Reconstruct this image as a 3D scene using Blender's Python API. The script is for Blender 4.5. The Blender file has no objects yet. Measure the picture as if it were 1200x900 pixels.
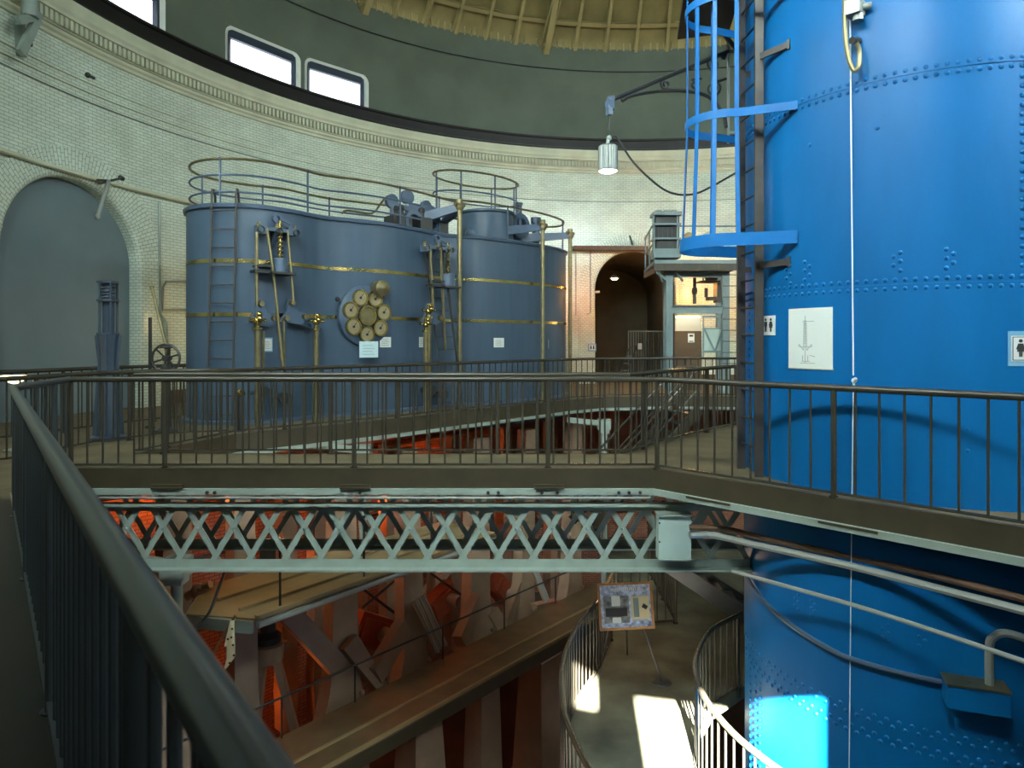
import bpy, math, random
from mathutils import Vector, Matrix
from mathutils.geometry import tessellate_polygon
random.seed(7)
SC = bpy.context.scene
COL = SC.collection
PI = math.pi
EYE = 1.55
F = 800.0

# ------------------------------------------------------------------ helpers
def W(px, py, z):
    """point at distance z along the view axis seen at pixel (px, py)"""
    return Vector(((px - 600) * z / F, z, EYE + (400 - py) * z / F))

def GX(px, z):
    return (px - 600) * z / F

def mat(name, col, rough=0.5, metal=0.0, var=0.0, scale=6.0, bump=0.0, bscale=40.0, emit=None, estr=0.0, stretch=None, spec=0.5):
    m = bpy.data.materials.new(name)
    m.use_nodes = True
    nt = m.node_tree
    b = nt.nodes['Principled BSDF']
    b.inputs['Base Color'].default_value = (*col, 1)
    b.inputs['Roughness'].default_value = rough
    b.inputs['Metallic'].default_value = metal
    b.inputs['Specular IOR Level'].default_value = spec
    if emit:
        b.inputs['Emission Color'].default_value = (*emit, 1)
        b.inputs['Emission Strength'].default_value = estr
    if var > 0 or bump > 0:
        tc = nt.nodes.new('ShaderNodeTexCoord')
        mp = nt.nodes.new('ShaderNodeMapping')
        if stretch:
            mp.inputs['Scale'].default_value = stretch
        nt.links.new(tc.outputs['Object'], mp.inputs['Vector'])
    if var > 0:
        n = nt.nodes.new('ShaderNodeTexNoise')
        n.inputs['Scale'].default_value = scale
        n.inputs['Detail'].default_value = 5
        nt.links.new(mp.outputs[0], n.inputs['Vector'])
        r = nt.nodes.new('ShaderNodeValToRGB')
        r.color_ramp.elements[0].position = 0.3
        r.color_ramp.elements[1].position = 0.7
        r.color_ramp.elements[0].color = (*[c * (1 - var) for c in col], 1)
        r.color_ramp.elements[1].color = (*[min(1, c * (1 + var)) for c in col], 1)
        nt.links.new(n.outputs['Fac'], r.inputs['Fac'])
        nt.links.new(r.outputs['Color'], b.inputs['Base Color'])
    if bump > 0:
        n2 = nt.nodes.new('ShaderNodeTexNoise')
        n2.inputs['Scale'].default_value = bscale
        n2.inputs['Detail'].default_value = 4
        nt.links.new(mp.outputs[0], n2.inputs['Vector'])
        bp = nt.nodes.new('ShaderNodeBump')
        bp.inputs['Strength'].default_value = bump
        bp.inputs['Distance'].default_value = 0.02
        nt.links.new(n2.outputs['Fac'], bp.inputs['Height'])
        nt.links.new(bp.outputs['Normal'], b.inputs['Normal'])
    return m

def brick_mat(name, c1, c2, mortar, bw, bh, rough=0.25, ms=0.006):
    m = bpy.data.materials.new(name)
    m.use_nodes = True
    nt = m.node_tree
    b = nt.nodes['Principled BSDF']
    uv = nt.nodes.new('ShaderNodeUVMap')
    uv.uv_map = 'UVMap'
    t = nt.nodes.new('ShaderNodeTexBrick')
    t.inputs['Scale'].default_value = 1
    t.inputs['Brick Width'].default_value = bw
    t.inputs['Row Height'].default_value = bh
    t.inputs['Mortar Size'].default_value = ms
    t.inputs['Mortar Smooth'].default_value = 0.3
    t.inputs['Color1'].default_value = (*c1, 1)
    t.inputs['Color2'].default_value = (*c2, 1)
    t.inputs['Mortar'].default_value = (*mortar, 1)
    nt.links.new(uv.outputs['UV'], t.inputs['Vector'])
    n = nt.nodes.new('ShaderNodeTexNoise')
    n.inputs['Scale'].default_value = 1.2
    n.inputs['Detail'].default_value = 6
    nt.links.new(uv.outputs['UV'], n.inputs['Vector'])
    mr = nt.nodes.new('ShaderNodeMapRange')
    mr.inputs[1].default_value = 0.3
    mr.inputs[2].default_value = 0.7
    mr.inputs[3].default_value = 0.86
    mr.inputs[4].default_value = 1.06
    nt.links.new(n.outputs['Fac'], mr.inputs[0])
    mx = nt.nodes.new('ShaderNodeVectorMath')
    mx.operation = 'SCALE'
    nt.links.new(t.outputs['Color'], mx.inputs[0])
    nt.links.new(mr.outputs[0], mx.inputs['Scale'])
    nt.links.new(mx.outputs[0], b.inputs['Base Color'])
    b.inputs['Roughness'].default_value = rough
    bp = nt.nodes.new('ShaderNodeBump')
    bp.invert = True
    bp.inputs['Strength'].default_value = 0.4
    bp.inputs['Distance'].default_value = 0.01
    nt.links.new(t.outputs['Fac'], bp.inputs['Height'])
    nt.links.new(bp.outputs['Normal'], b.inputs['Normal'])
    return m

class MB:
    """mesh collector in world coordinates"""
    def __init__(s):
        s.v, s.f, s.uv = [], [], {}
    def add(s, vs, fs):
        o = len(s.v)
        s.v += [tuple(p) for p in vs]
        s.f += [tuple(i + o for i in f) for f in fs]
        return s
    def box(s, c, d, rz=0.0, M=None):
        x, y, z = d[0] / 2, d[1] / 2, d[2] / 2
        vs = [Vector((a, b, e)) for a in (-x, x) for b in (-y, y) for e in (-z, z)]
        R = M if M is not None else Matrix.Rotation(rz, 3, 'Z')
        vs = [R @ p + Vector(c) for p in vs]
        return s.add(vs, [(0, 1, 3, 2), (4, 6, 7, 5), (0, 4, 5, 1), (2, 3, 7, 6), (0, 2, 6, 4), (1, 5, 7, 3)])
    def bar(s, p0, p1, w, h, up=(0, 0, 1), w1=None, h1=None):
        """rectangular bar from p0 to p1, w across, h along `up`"""
        p0, p1 = Vector(p0), Vector(p1)
        d = (p1 - p0).normalized()
        u = Vector(up)
        sd = d.cross(u)
        if sd.length < 1e-5:
            sd = d.cross(Vector((0, 1, 0)))
        sd.normalize()
        u = sd.cross(d).normalized()
        w1 = w if w1 is None else w1
        h1 = h if h1 is None else h1
        vs = []
        for p, a, b in ((p0, w, h), (p1, w1, h1)):
            for i, j in ((-1, -1), (1, -1), (1, 1), (-1, 1)):
                vs.append(p + sd * (a / 2 * i) + u * (b / 2 * j))
        return s.add(vs, [(3, 2, 1, 0), (4, 5, 6, 7), (0, 1, 5, 4), (1, 2, 6, 5), (2, 3, 7, 6), (3, 0, 4, 7)])
    def tube(s, pts, r, n=10, closed=False, cap=True):
        pts = [Vector(p) for p in pts]
        m = len(pts)
        rs = r if isinstance(r, (list, tuple)) else [r] * m
        nrm = None
        vs = []
        for i, p in enumerate(pts):
            if closed:
                t = (pts[(i + 1) % m] - pts[i - 1])
            else:
                t = pts[min(i + 1, m - 1)] - pts[max(i - 1, 0)]
            t = t.normalized()
            if nrm is None:
                a = Vector((0, 0, 1)) if abs(t.z) < 0.9 else Vector((1, 0, 0))
                nrm = (a - t * a.dot(t)).normalized()
            else:
                nrm = (nrm - t * nrm.dot(t)).normalized()
            b = t.cross(nrm)
            # mitre
            k = 1.0
            for j in range(n):
                a = 2 * PI * j / n
                vs.append(p + (nrm * math.cos(a) + b * math.sin(a)) * rs[i] * k)
        fs = []
        for i in range(m if closed else m - 1):
            i2 = (i + 1) % m
            for j in range(n):
                j2 = (j + 1) % n
                fs.append((i * n + j, i2 * n + j, i2 * n + j2, i * n + j2)[::-1])
        if cap and not closed:
            fs.append(tuple(range(n)))
            fs.append(tuple((m - 1) * n + j for j in reversed(range(n))))
        return s.add(vs, fs)
    def cyl(s, p0, p1, r, n=16, r1=None):
        return s.tube([p0, p1], [r, r if r1 is None else r1], n)
    def lathe(s, prof, c=(0, 0, 0), n=32, axis=None, a0=0.0, a1=2 * PI):
        """profile of (r, z) about vertical axis through c, optional 3x3 axis matrix"""
        full = abs(a1 - a0 - 2 * PI) < 1e-6
        cnt = n if full else n + 1
        vs, fs = [], []
        A = axis if axis is not None else Matrix.Identity(3)
        for i in range(cnt):
            a = a0 + (a1 - a0) * i / n
            for r, z in prof:
                vs.append(A @ Vector((r * math.cos(a), r * math.sin(a), z)) + Vector(c))
        k = len(prof)
        for i in range(n):
            i2 = (i + 1) % cnt
            for j in range(k - 1):
                fs.append((i * k + j, i2 * k + j, i2 * k + j + 1, i * k + j + 1))
        return s.add(vs, fs)
    def prism(s, poly, z0, z1, holes=()):
        loops = [list(poly)] + [list(h) for h in holes]
        allp = [p for l in loops for p in l]
        n = len(allp)
        tris = tessellate_polygon([[Vector((p[0], p[1], 0)) for p in l] for l in loops])
        vs = [(p[0], p[1], z1) for p in allp] + [(p[0], p[1], z0) for p in allp]
        fs = []
        for t in tris:
            a, b, c = (Vector((*allp[i][:2], 0)) for i in t)
            if (b - a).cross(c - a).z < 0:
                t = t[::-1]
            fs.append(tuple(t))
            fs.append(tuple(i + n for i in t[::-1]))
        o = 0
        for l in loops:
            k = len(l)
            for i in range(k):
                a, b = o + i, o + (i + 1) % k
                fs.append((a, b, b + n, a + n)[::-1])
            o += k
        return s.add(vs, fs)
    def plate(s, outline, nrm, thick):
        """flat polygon of 3-D points given a thickness along nrm"""
        nv = Vector(nrm).normalized() * thick
        o = [Vector(p) for p in outline]
        n = len(o)
        vs = o + [p + nv for p in o]
        fs = [tuple(range(n))[::-1], tuple(range(n, 2 * n))]
        for i in range(n):
            j = (i + 1) % n
            fs.append((i, j, j + n, i + n))
        return s.add(vs, fs)
    def sphere(s, c, r, n=12, m=8, sc=(1, 1, 1)):
        vs, fs = [], []
        for i in range(m + 1):
            th = PI * i / m
            for j in range(n):
                a = 2 * PI * j / n
                vs.append(Vector(c) + Vector((r * sc[0] * math.sin(th) * math.cos(a), r * sc[1] * math.sin(th) * math.sin(a), r * sc[2] * math.cos(th))))
        for i in range(m):
            for j in range(n):
                j2 = (j + 1) % n
                fs.append((i * n + j, (i + 1) * n + j, (i + 1) * n + j2, i * n + j2))
        return s.add(vs, fs)
    def dome(s, c, nrm, r, h=0.6, n=8):
        nv = Vector(nrm).normalized()
        a = nv.orthogonal().normalized()
        b = nv.cross(a)
        vs, fs = [], []
        for k, (rr, hh) in enumerate(((1, 0), (0.8, 0.6 * h), (0.4, 0.92 * h))):
            for j in range(n):
                t = 2 * PI * j / n
                vs.append(Vector(c) + (a * math.cos(t) + b * math.sin(t)) * r * rr + nv * r * hh)
        vs.append(Vector(c) + nv * r * h)
        for k in range(2):
            for j in range(n):
                j2 = (j + 1) % n
                fs.append((k * n + j, k * n + j2, (k + 1) * n + j2, (k + 1) * n + j))
        for j in range(n):
            fs.append((2 * n + j, 2 * n + (j + 1) % n, 3 * n))
        return s.add(vs, fs)

ORIG = {}
def link(o, parent=None):
    COL.objects.link(o)
    if parent is not None:
        o.parent = parent
    return o

def obj(name, mb, m, parent=None, smooth=35, loc=None, uv=None):
    L = ORIG[parent.name] if parent is not None else Vector(loc or (0, 0, 0))
    me = bpy.data.meshes.new(name)
    me.from_pydata([(p[0] - L.x, p[1] - L.y, p[2] - L.z) for p in mb.v], [], mb.f)
    if uv is not None:
        ul = me.uv_layers.new(name='UVMap')
        for lp in me.loops:
            ul.data[lp.index].uv = uv[lp.vertex_index]
    me.materials.append(m)
    if smooth:
        me.shade_smooth()
        me.set_sharp_from_angle(angle=math.radians(smooth))
    me.update()
    o = bpy.data.objects.new(name, me)
    if parent is None:
        o.location = L
    link(o, parent)
    ORIG[o.name] = L
    return o

def mesh_only(name, mb, m, smooth=35):
    me = bpy.data.meshes.new(name)
    me.from_pydata(mb.v, [], mb.f)
    me.materials.append(m)
    if smooth:
        me.shade_smooth()
        me.set_sharp_from_angle(angle=math.radians(smooth))
    return me

def inst(name, me, parent, p, rz=0.0, rot=None):
    L = ORIG[parent.name]
    o = bpy.data.objects.new(name, me)
    o.location = Vector(p) - L
    o.rotation_euler = rot if rot is not None else (0, 0, rz)
    link(o, parent)
    ORIG[o.name] = Vector(p)
    return o

def tag(o, label, cat, group=None):
    o['label'] = label
    o['category'] = cat
    if group:
        o['group'] = group
    return o

def thing(name, label, cat, loc, group=None):
    o = bpy.data.objects.new(name, None)
    o.empty_display_size = 0.1
    o.location = loc
    link(o)
    ORIG[o.name] = Vector(loc)
    return tag(o, label, cat, group)

def struct(o):
    o['kind'] = 'structure'
    return o

def lin(r, g, b):
    f = lambda c: (c / 255 / 12.92) if c <= 10 else (((c / 255) + 0.055) / 1.055) ** 2.4
    return (f(r), f(g), f(b))

def smooth_path(pts, k=6, closed=False):
    """Catmull-Rom through pts"""
    P = [Vector(p) for p in pts]
    n = len(P)
    out = []
    for i in range(n if closed else n - 1):
        p0 = P[(i - 1) % n] if (closed or i > 0) else P[0] * 2 - P[1]
        p1, p2 = P[i], P[(i + 1) % n]
        p3 = P[(i + 2) % n] if (closed or i + 2 < n) else P[-1] * 2 - P[-2]
        for j in range(k):
            t = j / k
            out.append(0.5 * ((2 * p1) + (p2 - p0) * t + (2 * p0 - 5 * p1 + 4 * p2 - p3) * t * t + (3 * p1 - p0 - 3 * p2 + p3) * t ** 3))
    if not closed:
        out.append(P[-1])
    return out

# ------------------------------------------------------------------ materials
M = {}
M['tile'] = brick_mat('glazed_tile', (0.68, 0.77, 0.66), (0.61, 0.70, 0.59), (0.30, 0.34, 0.27), 0.21, 0.07, 0.22, 0.006)
M['tile_arch'] = brick_mat('glazed_arch_tile', (0.68, 0.77, 0.66), (0.61, 0.70, 0.59), (0.30, 0.34, 0.27), 0.16, 0.08, 0.22, 0.007)
M['cornice'] = mat('cornice_plaster', (0.56, 0.58, 0.43), 0.5, var=0.12, scale=1.5)
M['black'] = mat('black_steel', (0.008, 0.008, 0.009), 0.45, var=0.3, scale=3)
M['plaster'] = mat('grey_green_plaster', (0.115, 0.142, 0.108), 0.75, var=0.16, scale=0.7, bump=0.1, bscale=12)
M['reveal'] = mat('white_reveal', (0.75, 0.80, 0.74), 0.5)
M['winframe'] = mat('dark_window_frame', (0.03, 0.045, 0.07), 0.4)
M['board'] = mat('tan_roof_board', (0.22, 0.18, 0.065), 0.7, var=0.2, scale=1.2)
M['rafter'] = mat('tan_rafter', (0.33, 0.28, 0.12), 0.65, var=0.12, scale=2)
M['niche'] = mat('niche_grey_paint', (0.15, 0.205, 0.23), 0.55, var=0.1, scale=0.8)
M['dado'] = mat('brown_dado', (0.10, 0.055, 0.025), 0.5, var=0.2)
M['rail'] = mat('brown_rail_paint', (0.040, 0.036, 0.026), 0.27, var=0.12, scale=5)
M['deck'] = mat('walkway_concrete', (0.115, 0.092, 0.048), 0.8, var=0.25, scale=2.2, bump=0.15)
M['fascia'] = mat('dark_brown_fascia', (0.040, 0.032, 0.017), 0.5, var=0.2, scale=3)
M['steel'] = mat('pale_blue_grey_steel', (0.25, 0.31, 0.275), 0.42, var=0.1, scale=4)
M['steel2'] = mat('blue_grey_box', (0.37, 0.48, 0.44), 0.42, var=0.05, scale=3)
M['engine'] = mat('slate_blue_paint', (0.054, 0.089, 0.136), 0.38, var=0.1, scale=1.6, stretch=(3, 3, 0.35), spec=0.35)
M['engine2'] = mat('slate_blue_trim', (0.058, 0.094, 0.15), 0.4, var=0.1, scale=4)
M['brass'] = mat('polished_brass', (0.55, 0.42, 0.16), 0.25, 1.0, var=0.2, scale=5)
M['oldbrass'] = mat('dull_brass', (0.22, 0.19, 0.10), 0.42, 0.8, var=0.2, scale=6)
M['bluetank'] = mat('bright_blue_paint', (0.001, 0.108, 0.315), 0.42, var=0.10, scale=1.1, stretch=(2, 2, 0.5), bump=0.08, bscale=7, spec=0.25)
M['cage'] = mat('light_blue_cage', (0.006, 0.125, 0.37), 0.45, var=0.05, spec=0.25)
M['ladder'] = mat('dark_brown_ladder', (0.045, 0.040, 0.036), 0.45, var=0.25, scale=6)
M['iron'] = mat('dark_iron', (0.022, 0.024, 0.024), 0.4, var=0.2)
M['lampmetal'] = mat('lamp_aluminium', (0.22, 0.24, 0.23), 0.35, 0.7)
M['glow'] = mat('lamp_glow', (1, 1, 1), 0.5, emit=(1, 0.93, 0.75), estr=14)
M['warmglow'] = mat('warm_lamp_glow', (1, 0.9, 0.7), 0.5, emit=(1, 0.75, 0.38), estr=9)
M['rope'] = mat('white_rope', (0.55, 0.62, 0.66), 0.7)
M['paper'] = mat('white_paper', (0.62, 0.66, 0.63), 0.7)
M['paperblue'] = mat('pale_blue_card', (0.42, 0.58, 0.62), 0.6)
M['dial'] = mat('brass_dial', (0.36, 0.31, 0.18), 0.35, 0.4, var=0.15, scale=8)
M['columnblue'] = mat('dark_slate_blue', (0.035, 0.055, 0.085), 0.4, var=0.1)
M['mat'] = mat('dark_floor_covering', (0.013, 0.012, 0.007), 0.6, var=0.3, scale=3)  # dark tile, with the shade near the viewer put into its colour
M['railnear'] = mat('slate_black_rail_paint', (0.030, 0.037, 0.041), 0.28, var=0.1, scale=5, spec=1.0)  # rail paint with the bluish sky reflection put into its colour
M['ink'] = mat('dark_ink', (0.02, 0.02, 0.022), 0.6)
M['greyink'] = mat('grey_line_ink', (0.30, 0.33, 0.33), 0.7)
M['signwhite'] = mat('white_plastic_sign', (0.68, 0.70, 0.70), 0.35)
M['signblue'] = mat('pale_blue_sign_plate', (0.16, 0.36, 0.56), 0.4)
M['conduit'] = mat('grey_conduit', (0.27, 0.29, 0.27), 0.4, 0.3)
M['rust'] = mat('rusty_brown_pipe', (0.10, 0.05, 0.025), 0.55, var=0.3)
M['frame'] = mat('cast_frame_paint', (0.25, 0.175, 0.115), 0.5, var=0.15, scale=2.5)
M['tan'] = mat('tan_gallery_plate', (0.24, 0.185, 0.095), 0.55, var=0.18, scale=2)
M['brownplat'] = mat('brown_platform_plate', (0.11, 0.07, 0.034), 0.5, var=0.22, scale=2.5)
M['pitbrick'] = brick_mat('pit_brick', (0.30, 0.13, 0.07), (0.24, 0.10, 0.055), (0.10, 0.05, 0.035), 0.22, 0.075, 0.6, 0.01)
M['pitfloor'] = mat('pit_floor', (0.05, 0.035, 0.028), 0.8, var=0.3, scale=1.5)
M['lowdeck'] = mat('lower_deck_concrete', (0.085, 0.085, 0.055), 0.75, var=0.45, scale=1.8, bump=0.2, bscale=15)
M['elev'] = mat('elevator_green_grey', (0.15, 0.21, 0.215), 0.45, var=0.1, scale=3)
M['darkbox'] = mat('dark_machine_box', (0.03, 0.033, 0.033), 0.5, var=0.2)
M['browndoor'] = mat('brown_door', (0.10, 0.065, 0.035), 0.5, var=0.1)
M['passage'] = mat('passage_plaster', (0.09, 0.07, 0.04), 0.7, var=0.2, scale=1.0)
M['cream'] = mat('cream_plate', (0.60, 0.52, 0.33), 0.5)
M['wood'] = mat('sign_wood_frame', (0.28, 0.13, 0.045), 0.5, var=0.25, scale=10)
M['photo'] = mat('grey_photograph', (0.16, 0.165, 0.165), 0.4, var=0.9, scale=9)
M['postblue'] = mat('mottled_blue_poster', (0.38, 0.44, 0.72), 0.4, var=0.7, scale=16)
M['red'] = mat('red_oxide_casting', (0.30, 0.06, 0.025), 0.45, var=0.2, scale=3)  # red of the pit light put into the casting colour

def glass_mat():
    m = bpy.data.materials.new('window_glass')
    m.use_nodes = True
    nt = m.node_tree
    out = nt.nodes['Material Output']
    nt.nodes.remove(nt.nodes['Principled BSDF'])
    t = nt.nodes.new('ShaderNodeBsdfTransparent')
    g = nt.nodes.new('ShaderNodeBsdfGlossy')
    g.inputs['Roughness'].default_value = 0.05
    x = nt.nodes.new('ShaderNodeMixShader')
    x.inputs[0].default_value = 0.06
    nt.links.new(t.outputs[0], x.inputs[1])
    nt.links.new(g.outputs[0], x.inputs[2])
    nt.links.new(x.outputs[0], out.inputs[0])
    return m
M['glass'] = glass_mat()
# ------------------------------------------------------------------ the round room
RC = Vector((4.29, 11.3))
RW = 13.75
RL = 13.42
def ray_circle(px, R, c=RC, near=False):
    """distance along the view axis at which column px meets the vertical cylinder"""
    k = (px - 600) / F
    a = k * k + 1
    b = -2 * (k * c[0] + c[1])
    d = c[0] ** 2 + c[1] ** 2 - R * R
    q = math.sqrt(max(0, b * b - 4 * a * d))
    return (-b - q) / (2 * a) if near else (-b + q) / (2 * a)
def az_of(px, R=RW):
    z = ray_circle(px, R)
    x = GX(px, z)
    return math.atan2(x - RC[0], z - RC[1])
def rp(a, r, z):
    return Vector((RC[0] + r * math.sin(a), RC[1] + r * math.cos(a), z))
def zh(px, py, R=RW):
    return EYE + (400 - py) * ray_circle(px, R) / F

A_L0, A_L1 = az_of(2), az_of(163)
A_LC = (A_L0 + A_L1) / 2
HWL = (A_L1 - A_L0) / 2 * RW
A_R0 = az_of(698)
HWR = 1.45
A_RC = A_R0 + HWR / RW
TOPL = zh(85, 209)
TOPR = zh(742, 293)
ARCH = [(A_LC, HWL, TOPL), (A_RC, HWR, TOPR)]
PIT = -7.5
SUN_AZ = math.radians(196)
SUNWIN = None
# sun: from the patch on the lower deck back to an opening in the wall behind the viewer
SUN_T = Vector((2.50, 8.35, -3.46))
SUN_T2 = Vector((1.10, 9.75, -3.45))
SUN_EL = math.radians(31)
SUN_D = Vector((-0.10, -1.0, 0)).normalized() * math.cos(SUN_EL) + Vector((0, 0, math.sin(SUN_EL)))
def sun_hit(T0):
    t = 0.0
    while True:
        p = T0 + SUN_D * t
        if (Vector((p.x, p.y)) - RC).length > RW:
            return p
        t += 0.01
SH = sun_hit(SUN_T)
SH2 = sun_hit(SUN_T2)
SH2_A = math.atan2(SH2.x - RC[0], SH2.y - RC[1])
SH_A = math.atan2(SH.x - RC[0], SH.y - RC[1])
def in_opening(a, z, pad=0.0):
    for ac, hw, top in ARCH:
        d = ((a - ac + PI) % (2 * PI) - PI) * RW
        if z < -0.02:
            continue
        zs = top - hw
        if z < zs:
            if abs(d) < hw + pad:
                return True
        elif math.hypot(d, z - zs) < hw + pad:
            return True
    d = ((a - SH_A + PI) % (2 * PI) - PI) * RW
    if abs(d) < 0.85 and abs(z - SH.z) < 0.62:
        return True
    d = ((a - SH2_A + PI) % (2 * PI) - PI) * RW
    if abs(d) < 0.16 and abs(z - SH2.z) < 0.25:
        return True
    return False

def build_wall():
    mb = MB()
    n = 600
    rows = [-0.3, 0.0] + [0.14 * i for i in range(1, 38)] + [5.6, 6.6, 7.7]
    uvs = []
    for i in range(n + 1):
        a = 2 * PI * i / n - PI
        for z in rows:
            mb.v.append(tuple(rp(a, RW, z)))
            uvs.append((a * RW, z))
    k = len(rows)
    for i in range(n):
        a = 2 * PI * (i + 0.5) / n - PI
        for j in range(k - 1):
            z = (rows[j] + rows[j + 1]) / 2
            if in_opening(a, z, 0.10):
                continue
            mb.f.append((i * k + j, i * k + j + 1, (i + 1) * k + j + 1, (i + 1) * k + j))
    w = obj('wall_lower', mb, M['tile'], uv=uvs, smooth=60)
    return struct(w)
build_wall()
mb = MB()
uv_ = []
for i in range(181):
    a = 2 * PI * i / 180
    for z in (PIT, -0.3):
        mb.v.append(tuple(rp(a, RW, z))); uv_.append((a * RW, z))
mb.f = [(2 * i, 2 * i + 1, 2 * i + 3, 2 * i + 2) for i in range(180)]
struct(obj('wall_basement', mb, M['pitbrick'], uv=uv_, smooth=60))

def arch_ring(name, ac, hw, top, depth, width=0.62):
    zs = top - hw
    path = [(-hw, 0.0)] + [(-hw, zs * t / 6) for t in range(1, 6)]
    nrm = [(-1, 0)] * 6
    for i in range(33):
        t = PI - PI * i / 32
        path.append((hw * math.cos(t), zs + hw * math.sin(t)))
        nrm.append((math.cos(t), math.sin(t)))
    for t in range(5, -1, -1):
        path.append((hw, zs * t / 6))
        nrm.append((1, 0))
    prof = [(width, 0.0), (width, -0.025), (0.12, -0.025), (0.05, -0.005), (0.01, 0.04), (0.0, 0.10), (0.0, depth)]
    mb = MB()
    uvs = []
    s = 0.0
    for i, (p, q) in enumerate(zip(path, nrm)):
        if i:
            s += math.hypot(p[0] - path[i - 1][0], p[1] - path[i - 1][1]) * 1.15
        v = 0.0
        for j, (o, dr) in enumerate(prof):
            if j:
                v += math.hypot(o - prof[j - 1][0], dr - prof[j - 1][1])
            x, z = p[0] + q[0] * o, p[1] + q[1] * o
            mb.v.append(tuple(rp(ac + x / RW, RW + dr, z)))
            uvs.append((v, s))
    k = len(prof)
    for i in range(len(path) - 1):
        for j in range(k - 1):
            mb.f.append((i * k + j, (i + 1) * k + j, (i + 1) * k + j + 1, i * k + j + 1))
    return struct(obj(name, mb, M['tile_arch'], uv=uvs, smooth=50))
arch_ring('trim_1', A_LC, HWL, TOPL, 0.34)
arch_ring('trim_2', A_RC, HWR, TOPR, 0.55)

# painted back wall of the shallow niche
mb = MB()
hw = HWL + 0.1
for i in range(25):
    a = A_LC + (-hw + 2 * hw * i / 24) / RW
    mb.v += [tuple(rp(a, RW + 0.3, 0.0)), tuple(rp(a, RW + 0.3, TOPL + 0.1))]
mb.f = [(2 * i, 2 * i + 1, 2 * i + 3, 2 * i + 2) for i in range(24)]
struct(obj('wall_niche', mb, M['niche'], smooth=60))

# passage beyond the right arch: barrel-vaulted tunnel
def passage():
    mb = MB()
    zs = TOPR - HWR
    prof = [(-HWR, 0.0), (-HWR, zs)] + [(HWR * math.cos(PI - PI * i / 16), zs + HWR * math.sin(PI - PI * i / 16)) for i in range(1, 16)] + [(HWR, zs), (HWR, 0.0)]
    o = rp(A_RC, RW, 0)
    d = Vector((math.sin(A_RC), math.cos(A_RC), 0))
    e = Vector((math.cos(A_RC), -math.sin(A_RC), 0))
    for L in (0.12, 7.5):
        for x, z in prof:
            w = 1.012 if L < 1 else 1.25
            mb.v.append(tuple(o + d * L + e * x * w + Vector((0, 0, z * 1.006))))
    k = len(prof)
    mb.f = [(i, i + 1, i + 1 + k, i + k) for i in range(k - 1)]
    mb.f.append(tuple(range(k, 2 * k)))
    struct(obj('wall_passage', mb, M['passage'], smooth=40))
    f = MB()
    p = [o + d * 0.0 - e * 1.9, o + d * 0.0 + e * 1.9, o + d * 7.6 + e * 1.9, o + d * 7.6 - e * 1.9]
    f.prism([(q.x, q.y) for q in p][::-1], -0.2, -0.01)
    struct(obj('floor_passage', f, M['deck']))
    return o, d, e
P_O, P_D, P_E = passage()

# ring mouldings
def ring(name, prof, m, n=256, a0=-PI, a1=PI, parent=None):
    mb = MB()
    full = abs(a1 - a0 - 2 * PI) < 1e-6
    k = len(prof)
    for i in range(n if full else n + 1):
        a = a0 + (a1 - a0) * i / n
        for r, z in prof:
            mb.v.append(tuple(rp(a, r, z)))
    cnt = n if full else n + 1
    for i in range(n):
        i2 = (i + 1) % cnt
        for j in range(k - 1):
            mb.f.append((i * k + j, i * k + j + 1, i2 * k + j + 1, i2 * k + j))
    return obj(name, mb, m, parent, smooth=30)
ZL = zh(700, 176, RL)
cor = struct(ring('trim_3', [(RW + 0.05, ZL - 0.80), (RW - 0.05, ZL - 0.76), (RW - 0.05, ZL - 0.70), (RW - 0.10, ZL - 0.66), (RW - 0.10, ZL - 0.60),
                      (RW - 0.15, ZL - 0.60), (RW - 0.15, ZL - 0.36), (RW - 0.26, ZL - 0.36), (RW - 0.26, ZL - 0.30), (RW - 0.30, ZL - 0.24),
                      (RW - 0.30, ZL - 0.12), (RL, ZL - 0.06), (RL, ZL), (RW + 0.05, ZL)], M['cornice']))
mb = MB()
for i in range(0, 440):
    a = -2.35 + i * 0.0091
    c = rp(a, RW - 0.19, ZL - 0.475)
    mb.box(c, (0.068, 0.10, 0.20), -a)
obj('dentil_course', mb, M['cornice'], cor, smooth=0)
struct(ring('trim_4', [(RL + 0.10, ZL - 0.002), (RL - 0.05, ZL - 0.002), (RL - 0.05, ZL + 0.05), (RL, ZL + 0.07), (RL, ZL + 0.33), (RL - 0.06, ZL + 0.35), (RL - 0.06, ZL + 0.41), (RW, ZL + 0.41)], M['black']))

# baseboard pieces between the openings
g = 0.62 / RW
struct(ring('baseboard_west', [(RW, 0.36), (RW - 0.04, 0.34), (RW - 0.04, 0.0)], M['dado'], 40, A_LC - 1.2, A_LC - HWL / RW - g))
struct(ring('baseboard_north', [(RW, 0.36), (RW - 0.04, 0.34), (RW - 0.04, 0.0)], M['dado'], 80, A_LC + HWL / RW + g, A_RC - HWR / RW - g))
struct(ring('baseboard_east', [(RW, 0.36), (RW - 0.04, 0.34), (RW - 0.04, 0.0)], M['dado'], 60, A_RC + HWR / RW + g, A_RC + 1.4))

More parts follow.
